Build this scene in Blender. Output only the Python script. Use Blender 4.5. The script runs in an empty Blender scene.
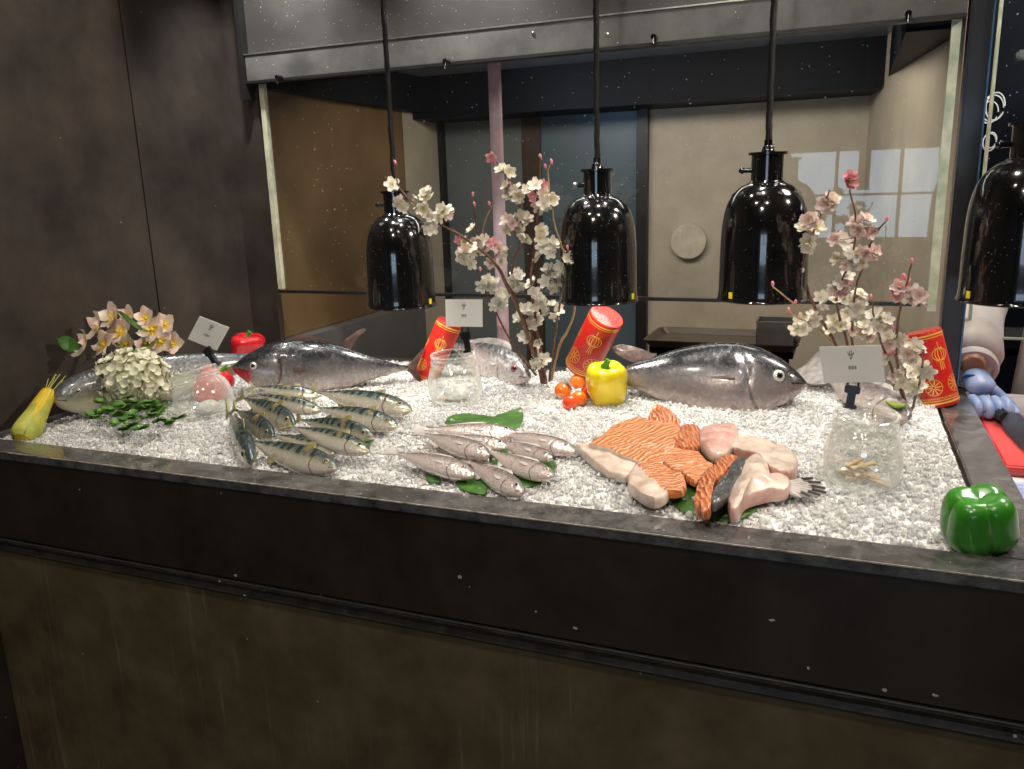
import bpy, bmesh, math, random
import numpy as np
from mathutils import Vector, Matrix, noise
random.seed(7)
PI=math.pi
scn=bpy.context.scene; COL=scn.collection
# ------------------------------------------------------------------ camera (solved from the photo's lines)
F=818.46
ROT=np.array([[0.9284663,0.37015202,-0.03062378],[0.05858097,-0.22736119,-0.97204689],[-0.36676778,0.90071881,-0.23278107]])
CAM=np.array([0,0,1.40])
def ray(x,y): return ROT.T@np.array([(x-512)/F,(y-384.5)/F,1.0])
def at(x,y,z=None,Y=None,X=None):
    d=ray(x,y)
    if z is not None: t=(z-CAM[2])/d[2]
    elif Y is not None: t=(Y-CAM[1])/d[1]
    else: t=(X-CAM[0])/d[0]
    return Vector(CAM+d*t)
cd=bpy.data.cameras.new('camera'); cam=bpy.data.objects.new('camera',cd); COL.objects.link(cam)
cd.sensor_width=36; cd.lens=F/1024*36; cd.clip_start=.02
r,u,f=Vector(ROT[0]),-Vector(ROT[1]),Vector(ROT[2])
cam.matrix_world=Matrix((( r.x,u.x,-f.x,0),(r.y,u.y,-f.y,0),(r.z,u.z,-f.z,1.40),(0,0,0,1)))
scn.camera=cam
def px_of(p):
    c=ROT@(np.array(p)-CAM); return (512+F*c[0]/c[2],384.5+F*c[1]/c[2])
# ------------------------------------------------------------------ materials
def newmat(n):
    m=bpy.data.materials.new(n); m.use_nodes=True; nt=m.node_tree
    return m,nt,nt.nodes['Principled BSDF'],nt.nodes['Material Output']
def N(nt,t,**k):
    n=nt.nodes.new(t)
    for a,b in k.items():
        if a in n.inputs: n.inputs[a].default_value=b
        else: setattr(n,a,b)
    return n
def L(nt,a,b): nt.links.new(a,b)
def C4(c): return (c[0],c[1],c[2],1)
def ramp(nt,stops,interp='LINEAR'):
    n=nt.nodes.new('ShaderNodeValToRGB'); e=n.color_ramp; e.interpolation=interp
    while len(e.elements)<len(stops): e.elements.new(.5)
    for el,(p,c) in zip(e.elements,stops): el.position=p; el.color=C4(c) if len(c)==3 else c
    return n
def mth(nt,op,a,b=None,c=None,clamp=False):
    n=nt.nodes.new('ShaderNodeMath'); n.operation=op; n.use_clamp=clamp
    for i,v in enumerate((a,b,c)):
        if v is None: continue
        if hasattr(v,'links'): L(nt,v,n.inputs[i])
        else: n.inputs[i].default_value=v
    return n.outputs[0]
def mix(nt,f,a,b,blend='MIX'):
    n=nt.nodes.new('ShaderNodeMix'); n.data_type='RGBA'; n.blend_type=blend
    for i,v in ((0,f),(6,a),(7,b)):
        if hasattr(v,'links'): L(nt,v,n.inputs[i])
        else: n.inputs[i].default_value=C4(v) if isinstance(v,tuple) else v
    return n.outputs[2]
def plain(n,c,rough=.5,metal=0,noise_amt=.15,scale=30,bump=0,bscale=80,coat=0,sss=0,emit=None,spec=.5,c2=None):
    m,nt,b,o=newmat(n)
    tc=N(nt,'ShaderNodeTexCoord'); nz=N(nt,'ShaderNodeTexNoise',Scale=scale,Detail=6.0)
    L(nt,tc.outputs['Object'],nz.inputs['Vector'])
    lo=tuple(x*(1-noise_amt) for x in c); hi=c2 if c2 else tuple(min(1,x*(1+noise_amt)) for x in c)
    rp=ramp(nt,[(.3,lo),(.7,hi)]); L(nt,nz.outputs['Fac'],rp.inputs[0]); L(nt,rp.outputs[0],b.inputs['Base Color'])
    b.inputs['Roughness'].default_value=rough; b.inputs['Metallic'].default_value=metal
    b.inputs['Coat Weight'].default_value=coat; b.inputs['Coat Roughness'].default_value=.08
    b.inputs['Specular IOR Level'].default_value=spec
    if sss: b.inputs['Subsurface Weight'].default_value=sss; b.inputs['Subsurface Radius'].default_value=(.01,.006,.004); b.inputs['Subsurface Scale'].default_value=1
    if bump:
        n2=N(nt,'ShaderNodeTexNoise',Scale=bscale,Detail=5.0); L(nt,tc.outputs['Object'],n2.inputs['Vector'])
        bp=N(nt,'ShaderNodeBump',Strength=bump,Distance=.004); L(nt,n2.outputs['Fac'],bp.inputs['Height']); L(nt,bp.outputs[0],b.inputs['Normal'])
    if emit: b.inputs['Emission Color'].default_value=C4(emit[0]); b.inputs['Emission Strength'].default_value=emit[1]
    return m
def specked(n,base,base2,speck,rough,scale=14,dens=.06,vs=160,metal=0,bump=.1,streak=False,coat=0,size=.2):
    m,nt,b,o=newmat(n); tc=N(nt,'ShaderNodeTexCoord')
    nz=N(nt,'ShaderNodeTexNoise',Scale=scale,Detail=8.0,Roughness=.65); L(nt,tc.outputs['Object'],nz.inputs['Vector'])
    rp=ramp(nt,[(.32,base),(.7,base2)]); L(nt,nz.outputs['Fac'],rp.inputs[0])
    vo=N(nt,'ShaderNodeTexVoronoi',Scale=vs); L(nt,tc.outputs['Object'],vo.inputs['Vector'])
    wn=N(nt,'ShaderNodeTexWhiteNoise'); L(nt,vo.outputs['Color'],wn.inputs['Vector'])
    a=mth(nt,'LESS_THAN',vo.outputs['Distance'],size); c=mth(nt,'LESS_THAN',wn.outputs['Value'],dens)
    k=mth(nt,'MULTIPLY',a,c); col=mix(nt,k,rp.outputs[0],speck)
    if streak:
        mp=N(nt,'ShaderNodeMapping'); mp.inputs['Scale'].default_value=(60,60,2.2); L(nt,tc.outputs['Object'],mp.inputs[0])
        s=N(nt,'ShaderNodeTexNoise',Scale=1.0,Detail=4.0,Roughness=.7); L(nt,mp.outputs[0],s.inputs['Vector'])
        big=N(nt,'ShaderNodeTexNoise',Scale=2.3,Detail=2.0); L(nt,tc.outputs['Object'],big.inputs['Vector'])
        q=mth(nt,'MULTIPLY',mth(nt,'MULTIPLY',mth(nt,'SUBTRACT',s.outputs['Fac'],.58,clamp=True),5,clamp=True),mth(nt,'MULTIPLY',mth(nt,'SUBTRACT',big.outputs['Fac'],.42,clamp=True),6,clamp=True))
        col=mix(nt,mth(nt,'MULTIPLY',q,.9),col,streak)
    L(nt,col,b.inputs['Base Color']); b.inputs['Metallic'].default_value=metal; b.inputs['Coat Weight'].default_value=coat
    rr=N(nt,'ShaderNodeMapRange'); rr.inputs[3].default_value=max(.03,rough-.12); rr.inputs[4].default_value=rough+.12
    L(nt,nz.outputs['Fac'],rr.inputs[0]); L(nt,rr.outputs[0],b.inputs['Roughness'])
    bp=N(nt,'ShaderNodeBump',Strength=bump,Distance=.003); L(nt,nz.outputs['Fac'],bp.inputs['Height']); L(nt,bp.outputs[0],b.inputs['Normal'])
    return m
def glassy(n,tint=(.96,.98,.97),edge=.5,rough=.02,base=.03,edgecol=(.85,.9,.88),specks=0,milky=.0,epow=3.0):
    m,nt,b,o=newmat(n); nt.nodes.remove(b)
    tr=N(nt,'ShaderNodeBsdfTransparent',Color=C4(tint)); gl=N(nt,'ShaderNodeBsdfGlossy',Color=C4((1,1,1)),Roughness=rough)
    df=N(nt,'ShaderNodeBsdfDiffuse',Color=C4(edgecol))
    lw=N(nt,'ShaderNodeLayerWeight',Blend=.5)
    f=mth(nt,'ADD',mth(nt,'MULTIPLY',mth(nt,'POWER',lw.outputs['Facing'],5.0),.55),base,clamp=True)
    m1=N(nt,'ShaderNodeMixShader'); L(nt,f,m1.inputs[0]); L(nt,tr.outputs[0],m1.inputs[1]); L(nt,gl.outputs[0],m1.inputs[2])
    e=mth(nt,'MULTIPLY',mth(nt,'POWER',lw.outputs['Facing'],epow),edge)
    if milky: e=mth(nt,'ADD',e,milky)
    if specks:
        tc=N(nt,'ShaderNodeTexCoord'); vo=N(nt,'ShaderNodeTexVoronoi',Scale=specks); L(nt,tc.outputs['Object'],vo.inputs['Vector'])
        wn=N(nt,'ShaderNodeTexWhiteNoise'); L(nt,vo.outputs['Color'],wn.inputs['Vector'])
        k=mth(nt,'MULTIPLY',mth(nt,'LESS_THAN',vo.outputs['Distance'],.11),mth(nt,'LESS_THAN',wn.outputs['Value'],.14))
        e=mth(nt,'ADD',e,mth(nt,'MULTIPLY',k,.6),clamp=True)
    m2=N(nt,'ShaderNodeMixShader'); L(nt,e,m2.inputs[0]); L(nt,m1.outputs[0],m2.inputs[1]); L(nt,df.outputs[0],m2.inputs[2])
    L(nt,m2.outputs[0],o.inputs[0]); return m
def emis(n,c,s):
    m,nt,b,o=newmat(n); b.inputs['Base Color'].default_value=C4(c); b.inputs['Emission Color'].default_value=C4(c); b.inputs['Emission Strength'].default_value=s; return m
def fishmat(n,stops,gill=None,mouth=None,rough=.25,metal=.35,stripes=None,scales=0,gillcol=(.12,.03,.03),mott=.10,spots=None,redjaw=False):
    m,nt,b,o=newmat(n); tc=N(nt,'ShaderNodeTexCoord'); sp=N(nt,'ShaderNodeSeparateXYZ'); L(nt,tc.outputs['UV'],sp.inputs[0])
    U,V=sp.outputs[0],sp.outputs[1]
    nz=N(nt,'ShaderNodeTexNoise',Scale=28.0,Detail=6.0,Roughness=.6); L(nt,tc.outputs['Object'],nz.inputs['Vector'])
    v2=mth(nt,'ADD',V,mth(nt,'MULTIPLY',mth(nt,'SUBTRACT',nz.outputs['Fac'],.5),.35))
    rp=ramp(nt,stops); L(nt,v2,rp.inputs[0]); col=rp.outputs[0]
    n3=N(nt,'ShaderNodeTexNoise',Scale=110.0,Detail=3.0); L(nt,tc.outputs['Object'],n3.inputs['Vector'])
    col=mix(nt,mth(nt,'MULTIPLY',mth(nt,'SUBTRACT',n3.outputs['Fac'],.45,clamp=True),mott*20,clamp=True),col,mix(nt,.5,col,(.75,.76,.76)))
    if stripes:
        w=N(nt,'ShaderNodeTexWave',Scale=1.0,Distortion=6.0,Detail=3.0); w.inputs['Detail Scale'].default_value=2.0
        cb=N(nt,'ShaderNodeCombineXYZ'); L(nt,mth(nt,'MULTIPLY',U,stripes[0]),cb.inputs[0]); L(nt,mth(nt,'MULTIPLY',V,.35),cb.inputs[1]); L(nt,cb.outputs[0],w.inputs['Vector'])
        k=mth(nt,'MULTIPLY',mth(nt,'GREATER_THAN',w.outputs['Fac'],.58),mth(nt,'MULTIPLY',mth(nt,'SUBTRACT',v2,.47,clamp=True),9,clamp=True))
        k=mth(nt,'MULTIPLY',k,mth(nt,'LESS_THAN',U,.8)); col=mix(nt,mth(nt,'MULTIPLY',k,.85),col,stripes[1])
    if spots:
        n4=N(nt,'ShaderNodeTexNoise',Scale=spots[0],Detail=2.0); L(nt,tc.outputs['Object'],n4.inputs['Vector'])
        col=mix(nt,mth(nt,'MULTIPLY',mth(nt,'SUBTRACT',n4.outputs['Fac'],.58,clamp=True),6,clamp=True),col,spots[1])
    if redjaw:
        k=mth(nt,'MULTIPLY',mth(nt,'MULTIPLY',mth(nt,'SUBTRACT',U,.88,clamp=True),30,clamp=True),mth(nt,'MULTIPLY',mth(nt,'SUBTRACT',.50,v2,clamp=True),12,clamp=True)); col=mix(nt,k,col,(.36,.02,.03))
    if gill:
        g=mth(nt,'SUBTRACT',mth(nt,'ABSOLUTE',mth(nt,'SUBTRACT',U,mth(nt,'SUBTRACT',gill[0],mth(nt,'MULTIPLY',mth(nt,'POWER',mth(nt,'ABSOLUTE',mth(nt,'SUBTRACT',V,.45)),2.0),-.35)))),gill[1])
        k=mth(nt,'SUBTRACT',1,mth(nt,'MULTIPLY',g,220,clamp=True),clamp=True); k=mth(nt,'MULTIPLY',k,mth(nt,'LESS_THAN',V,.78))
        col=mix(nt,mth(nt,'MULTIPLY',k,.8),col,gillcol)
    if mouth:
        g=mth(nt,'ABSOLUTE',mth(nt,'SUBTRACT',V,mth(nt,'ADD',mouth[1],mth(nt,'MULTIPLY',mth(nt,'SUBTRACT',1,U),-mouth[2]))))
        k=mth(nt,'MULTIPLY',mth(nt,'LESS_THAN',g,mouth[3]),mth(nt,'GREATER_THAN',U,mouth[0])); col=mix(nt,mth(nt,'MULTIPLY',k,.9),col,(.03,.015,.015))
    L(nt,col,b.inputs['Base Color']); b.inputs['Metallic'].default_value=metal; b.inputs['Coat Weight'].default_value=.5; b.inputs['Coat Roughness'].default_value=.1
    rr=N(nt,'ShaderNodeMapRange'); rr.inputs[3].default_value=rough-.1; rr.inputs[4].default_value=rough+.15; L(nt,n3.outputs['Fac'],rr.inputs[0]); L(nt,rr.outputs[0],b.inputs['Roughness'])
    h=n3.outputs['Fac']
    if scales:
        mp=N(nt,'ShaderNodeMapping'); mp.inputs['Scale'].default_value=(scales,scales,1); L(nt,tc.outputs['Object'],mp.inputs[0])
        vo=N(nt,'ShaderNodeTexVoronoi',Scale=scales); L(nt,tc.outputs['Object'],vo.inputs['Vector']); h=vo.outputs['Distance']
    bp=N(nt,'ShaderNodeBump',Strength=.35,Distance=.002); L(nt,h,bp.inputs['Height']); L(nt,bp.outputs[0],b.inputs['Normal'])
    return m
M={}
M['wall']=specked('wall_plaster',(.013,.010,.008),(.055,.041,.033),(.2,.17,.15),.62,scale=6.5,dens=.004,vs=90,bump=.15)
M['floor']=plain('floor_tile',(.06,.05,.045),.4,scale=5)
M['ceil']=plain('ceiling_dark',(.05,.05,.05),.7,scale=4)
M['hood']=specked('hood_metal',(.030,.029,.028),(.052,.05,.048),(.40,.40,.37),.42,scale=6,dens=.16,vs=170,size=.16,bump=.05)
M['flange']=specked('hood_flange',(.06,.06,.06),(.13,.13,.125),(.5,.5,.48),.4,scale=12,dens=.03,vs=120,size=.16,bump=.08)
M['box']=specked('counter_box',(.014,.010,.007),(.036,.026,.018),(.32,.28,.22),.4,scale=7,dens=.012,vs=70,size=.12,bump=.12,coat=.2)
M['ledge']=specked('ledge_stone',(.02,.02,.021),(.14,.14,.14),(.5,.5,.5),.22,scale=30,dens=.05,vs=120,bump=.5,coat=.6,size=.14)
M['cab']=specked('cabinet_laminate',(.058,.045,.022),(.13,.10,.052),(.3,.27,.2),.5,scale=9,dens=.006,vs=60,bump=.12,streak=(.26,.22,.15),size=.12)
M['worn']=plain('worn_highlight',(.16,.15,.13),.4,scale=90,c2=(.55,.52,.46))
M['mould']=specked('moulding',(.02,.017,.014),(.07,.06,.05),(.5,.47,.42),.35,scale=40,dens=.06,vs=90,bump=.35)
M['black']=plain('black_enamel',(.006,.006,.007),.12,scale=8,coat=.8,noise_amt=.3)
M['shade']=specked('lamp_enamel',(.004,.004,.004),(.008,.008,.009),(.35,.33,.28),.13,scale=9,dens=.16,vs=260,bump=.02,coat=.8,size=.16)
M['blackm']=plain('black_matte',(.010,.010,.011),.45,scale=20)
M['cord']=plain('cord_black',(.006,.006,.006),.45,spec=.3,bump=.6,bscale=400)
M['sticker']=plain('yellow_sticker',(.85,.72,.02),.5)
M['screw']=plain('screw_steel',(.5,.5,.48),.3,metal=.9)
M['glass']=glassy('pane_glass',(.95,.97,.97),.01,.01,.03,specks=95)
M['jar']=glassy('jar_glass',(.97,.98,.97),.50,.03,.09,(.86,.88,.85),milky=.03,epow=2.0)
M['jarfrost']=glassy('jar_frosted',(.975,.985,.975),.45,.06,.06,(.88,.90,.87),milky=.07,epow=2.0)
M['gedge']=plain('glass_edge_green',(.45,.58,.42),.3,scale=30,c2=(.75,.82,.66))
M['gedgeL']=plain('glass_edge_pale',(.50,.50,.36),.3,scale=30,c2=(.72,.72,.55))
M['steel']=plain('post_steel',(.075,.078,.082),.28,metal=.85,scale=12)
M['beige']=specked('kitchen_wall_beige',(.36,.31,.24),(.50,.44,.35),(.5,.5,.45),.6,scale=5,dens=.01,bump=.06)
M['greyw']=plain('kitchen_wall_grey',(.13,.145,.15),.6,scale=4)
M['brownw']=plain('kitchen_wall_brown',(.11,.065,.03),.35,scale=3,c2=(.20,.125,.06))
M['blued']=plain('door_blue_grey',(.085,.12,.145),.35,scale=3)
M['kerb']=plain('grey_kerb',(.10,.10,.10),.5,scale=6)
M['pink']=plain('pink_reflection',(.60,.42,.48),.4)
M['kceil']=plain('kitchen_ceiling',(.22,.25,.30),.3,scale=5)
M['beam']=plain('beam_dark',(.006,.007,.011),.5,scale=6,spec=.08)
M['disc']=plain('disc_cream',(.52,.47,.38),.5)
M['traybr']=plain('tray_brown',(.055,.038,.028),.35,scale=10)
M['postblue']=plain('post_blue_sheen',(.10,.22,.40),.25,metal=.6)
M['silver']=plain('container_steel',(.30,.29,.28),.3,metal=.8,scale=14)
M['card']=plain('card_white',(.80,.79,.76),.55,noise_amt=.03)
M['ink']=plain('card_ink',(.06,.055,.05),.6)
M['clip']=plain('clip_black',(.012,.012,.012),.3)
M['chip']=plain('wood_chip',(.52,.34,.17),.5,scale=60,c2=(.85,.70,.48))
M['red']=plain('pepper_red',(.62,.012,.02),.16,scale=12,coat=.8,sss=.1)
M['yellow']=plain('pepper_yellow',(.86,.66,.012),.22,scale=12,coat=.6,sss=.1)
M['green']=plain('pepper_green',(.03,.20,.012),.3,scale=7,coat=.35,c2=(.05,.30,.02),sss=.05)
M['stem']=plain('stem_green',(.08,.28,.03),.4,scale=30)
M['orange']=plain('tomato_orange',(.80,.17,.012),.15,scale=15,coat=.7,sss=.15)
M['tomred']=plain('tomato_red',(.75,.07,.012),.15,scale=15,coat=.7,sss=.15)
M['leaf']=plain('leaf_green',(.025,.09,.012),.4,scale=40,bump=.5,c2=(.07,.20,.03))
M['parsley']=plain('parsley_green',(.025,.10,.012),.45,scale=60,bump=.4,c2=(.14,.30,.05))
M['hyd']=plain('hydrangea_petal',(.70,.70,.44),.5,scale=60,c2=(.90,.88,.70),sss=.2)
M['frang']=plain('frangipani_petal',(.78,.48,.42),.45,scale=22,c2=(.90,.82,.66),sss=.2)
M['frangc']=plain('frangipani_centre',(.85,.55,.03),.45,scale=40,c2=(.92,.72,.15))
M['pw']=plain('blossom_white',(.76,.72,.60),.5,scale=50,c2=(.86,.82,.70),sss=.2)
M['pb']=plain('blossom_blush',(.80,.55,.52),.5,scale=50,c2=(.88,.78,.70),sss=.2)
M['pp']=plain('blossom_pink',(.75,.12,.25),.5,scale=50,c2=(.88,.50,.52),sss=.2)
M['stam']=plain('stamen_yellow',(.62,.52,.12),.5)
M['twig']=plain('twig_brown',(.10,.040,.022),.6,scale=80,bump=.6,bscale=200,c2=(.20,.10,.06))
M['twigt']=plain('twig_tan',(.34,.22,.10),.6,scale=80,bump=.4,bscale=200)
M['corn']=plain('corn_yellow',(.70,.48,.02),.3,scale=20,coat=.3,c2=(.80,.62,.05))
M['husk']=plain('husk_green',(.33,.40,.06),.45,scale=20,bump=.4,c2=(.62,.58,.12))
M['gold']=plain('gold_foil',(.80,.50,.10),.35,metal=.25,scale=60)
M['cloth']=plain('coat_white',(.62,.55,.51),.8,scale=12,bump=.2,bscale=30)
M['skin']=plain('skin',(.50,.26,.17),.5,scale=20,sss=.15)
M['hair']=plain('hair_black',(.01,.008,.007),.5)
M['glove']=plain('glove_blue',(.22,.34,.62),.4,scale=26,bump=.3,bscale=60,c2=(.42,.52,.78))
M['boardr']=plain('board_red',(.55,.05,.05),.35,scale=6,c2=(.65,.09,.08))
M['blade']=plain('knife_blade',(.12,.13,.15),.3,metal=.6)
M['print']=plain('paper_print',(.55,.50,.50),.6,scale=14)
M['blueprint']=specked('blue_print',(.05,.12,.42),(.55,.58,.65),(.8,.8,.8),.5,scale=60)
M['eyeW']=plain('eye_silver',(.55,.55,.50),.12,coat=1,metal=.3,noise_amt=.05)
M['eyeY']=plain('eye_gold',(.45,.38,.20),.12,coat=1,metal=.3)
M['eyeR']=plain('eye_red',(.30,.05,.05),.1,coat=1)
M['pupil']=plain('pupil_black',(.004,.004,.006),.05,coat=1)
M['bluelab']=plain('blue_band',(.02,.14,.45),.3)
# firecracker red with fine gold glitter
M['fire']=specked('cracker_red',(.46,.010,.006),(.58,.016,.008),(.90,.30,.08),.38,scale=20,dens=.07,vs=330,coat=.25,bump=.05,size=.25)
M['firetop']=specked('cracker_cap',(.42,.012,.014),(.55,.04,.04),(.8,.35,.2),.35,scale=80,dens=.25,vs=420,coat=.5,bump=.3,size=.4)
# ice
m,nt,b,o=newmat('ice_crushed'); M['ice']=m
b.inputs['Base Color'].default_value=(.94,.95,.95,1); b.inputs['Roughness'].default_value=.07; b.inputs['IOR'].default_value=1.31
b.inputs['Transmission Weight'].default_value=.58
m,nt,b,o=newmat('ice_bed'); M['icebed']=m
tc=N(nt,'ShaderNodeTexCoord'); nz=N(nt,'ShaderNodeTexVoronoi',Scale=130.0); L(nt,tc.outputs['Object'],nz.inputs['Vector'])
n2=N(nt,'ShaderNodeTexNoise',Scale=9.0,Detail=6.0); L(nt,tc.outputs['Object'],n2.inputs['Vector'])
rp=ramp(nt,[(.3,(.74,.74,.73)),(.65,(.90,.90,.89))]); L(nt,n2.outputs['Fac'],rp.inputs[0]); L(nt,rp.outputs[0],b.inputs['Base Color'])
bp=N(nt,'ShaderNodeBump',Strength=.8,Distance=.005); L(nt,nz.outputs['Distance'],bp.inputs['Height']); L(nt,bp.outputs[0],b.inputs['Normal'])
b.inputs['Roughness'].default_value=.25
# fish
M['tuna']=fishmat('tuna_skin',[(.06,(.36,.30,.28)),(.26,(.30,.25,.24)),(.42,(.20,.18,.18)),(.54,(.10,.10,.11)),(.66,(.026,.028,.034)),(1,(.014,.017,.022))],gill=(.735,.003),mouth=(.93,.45,.5,.03),rough=.24,metal=.45,gillcol=(.05,.03,.035),mott=.015)
M['tuna_red']=fishmat('tuna_skin_red_gill',[(.06,(.34,.29,.27)),(.30,(.28,.25,.24)),(.48,(.20,.19,.19)),(.60,(.10,.10,.11)),(.72,(.028,.030,.036)),(1,(.014,.017,.022))],gill=(.735,.003),mouth=(.93,.45,.5,.03),rough=.24,metal=.45,gillcol=(.07,.02,.02),mott=.015,redjaw=True)
M['yellowtail']=fishmat('yellowtail_skin',[(.05,(.48,.46,.36)),(.25,(.46,.44,.30)),(.42,(.24,.24,.18)),(.52,(.14,.15,.15)),(.68,(.12,.13,.14)),(.86,(.07,.078,.085)),(1,(.06,.065,.07))],gill=(.74,.002),mouth=(.95,.36,.6,.02),rough=.3,metal=.4,scales=170,mott=.03)
M['bream']=fishmat('bream_skin',[(.05,(.62,.58,.56)),(.4,(.52,.48,.47)),(.6,(.36,.34,.34)),(.8,(.10,.10,.10)),(1,(.06,.06,.06))],gill=(.70,.003),mouth=(.93,.36,.5,.03),rough=.25,metal=.35,scales=120,spots=(12,(.6,.40,.36)))
M['mack']=fishmat('mackerel_skin',[(.08,(.66,.62,.55)),(.30,(.60,.56,.46)),(.42,(.46,.45,.35)),(.52,(.26,.29,.22)),(.64,(.10,.14,.12)),(1,(.035,.065,.075))],gill=(.745,.004),mouth=(.93,.36,.4,.035),rough=.22,metal=.45,stripes=(3.6,(.02,.035,.04)),spots=(34,(.42,.34,.16)),mott=.05)
M['croak']=fishmat('croaker_skin',[(.08,(.76,.68,.64)),(.42,(.70,.60,.56)),(.60,(.52,.44,.41)),(.76,(.28,.24,.23)),(1,(.14,.12,.12))],gill=(.73,.004),mouth=(.93,.36,.4,.035),rough=.22,metal=.4,scales=220,spots=(26,(.60,.40,.33)),mott=.06)
M['pale']=fishmat('pale_fish_skin',[(.08,(.44,.37,.34)),(.4,(.38,.32,.30)),(.6,(.27,.23,.22)),(.8,(.16,.14,.14)),(1,(.11,.10,.10))],gill=(.73,.003),rough=.3,metal=.25,scales=150)
M['findark']=plain('fin_dark',(.03,.028,.03),.35,scale=40,bump=.5,c2=(.10,.09,.09))
M['finbrown']=plain('fin_brown',(.035,.022,.019),.4,scale=40,bump=.5,c2=(.11,.06,.05))
M['finyel']=plain('fin_yellow',(.12,.12,.06),.4,scale=40,bump=.5,c2=(.34,.29,.10))
M['finpale']=plain('fin_pale',(.48,.43,.42),.4,scale=60,bump=.6,c2=(.62,.60,.58))
M['fingr']=plain('fin_grey',(.26,.25,.24),.4,scale=60,bump=.6,c2=(.5,.48,.46))
def salmon(n,ang,c1=(.56,.17,.045),c2=(.74,.42,.24),scale=34,dist=5.0):
    m,nt,b,o=newmat(n); tc=N(nt,'ShaderNodeTexCoord'); mp=N(nt,'ShaderNodeMapping'); mp.inputs['Rotation'].default_value=(0,0,ang); L(nt,tc.outputs['Object'],mp.inputs[0])
    w=N(nt,'ShaderNodeTexWave',Scale=scale,Distortion=dist,Detail=2.0); L(nt,mp.outputs[0],w.inputs['Vector'])
    nz=N(nt,'ShaderNodeTexNoise',Scale=40.0,Detail=5.0); L(nt,tc.outputs['Object'],nz.inputs['Vector'])
    rp=ramp(nt,[(.0,c1),(.62,tuple(a*.9+b_*.1 for a,b_ in zip(c1,c2))),(.93,c2)]); L(nt,w.outputs['Fac'],rp.inputs[0])
    col=mix(nt,mth(nt,'MULTIPLY',mth(nt,'SUBTRACT',nz.outputs['Fac'],.5,clamp=True),1.6),rp.outputs[0],(.74,.30,.13))
    L(nt,col,b.inputs['Base Color']); b.inputs['Roughness'].default_value=.28; b.inputs['Coat Weight'].default_value=.5; b.inputs['Coat Roughness'].default_value=.12
    b.inputs['Subsurface Weight'].default_value=.15; b.inputs['Subsurface Radius'].default_value=(.008,.003,.002); b.inputs['Subsurface Scale'].default_value=1
    bp=N(nt,'ShaderNodeBump',Strength=.8,Distance=.003); L(nt,w.outputs['Fac'],bp.inputs['Height']); L(nt,bp.outputs[0],b.inputs['Normal'])
    return m
M['salA']=salmon('salmon_a',.5); M['salB']=salmon('salmon_b',1.3); M['salC']=salmon('salmon_c',-.4,(.48,.11,.03),(.66,.32,.17),40,8)
M['belly']=plain('belly_skin',(.56,.42,.34),.3,scale=34,coat=.5,sss=.1,bump=.4,c2=(.76,.66,.57))
M['rose']=plain('rose_flesh',(.55,.22,.18),.3,scale=38,coat=.5,sss=.1,bump=.3,c2=(.72,.50,.44))
M['skind']=plain('salmon_skin_dark',(.03,.034,.04),.22,scale=60,coat=.6,metal=.3,bump=.3,c2=(.16,.16,.17))
# ------------------------------------------------------------------ object helpers
def tagit(o,label,cat,group=None,kind=None):
    if label: o['label']=label
    if cat: o['category']=cat
    if group: o['group']=group
    if kind: o['kind']=kind
    return o
def thing(name,label,cat,loc=(0,0,0),rot=None,group=None):
    o=bpy.data.objects.new(name,None); COL.objects.link(o); o.empty_display_size=.02
    if rot is not None:
        m=rot.to_4x4(); m.translation=Vector(loc); o.matrix_world=m
    else: o.location=loc
    return tagit(o,label,cat,group)
def mk(name,V,Fc,mat,parent=None,smooth=True,uv=None,mats=None,fm=None,sharp=True):
    me=bpy.data.meshes.new(name); me.from_pydata([tuple(v) for v in V],[],Fc); 
    for mm in (mats or [mat]): me.materials.append(M[mm] if isinstance(mm,str) else mm)
    if smooth:
        me.polygons.foreach_set('use_smooth',[True]*len(me.polygons))
        if sharp: me.set_sharp_from_angle(angle=math.radians(48))
    if fm: me.polygons.foreach_set('material_index',fm)
    if uv:
        l=me.uv_layers.new(name='UVMap')
        for lp in me.loops: l.data[lp.index].uv=uv[lp.vertex_index]
    me.update(); o=bpy.data.objects.new(name,me); COL.objects.link(o)
    if parent: o.parent=parent
    return o
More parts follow.
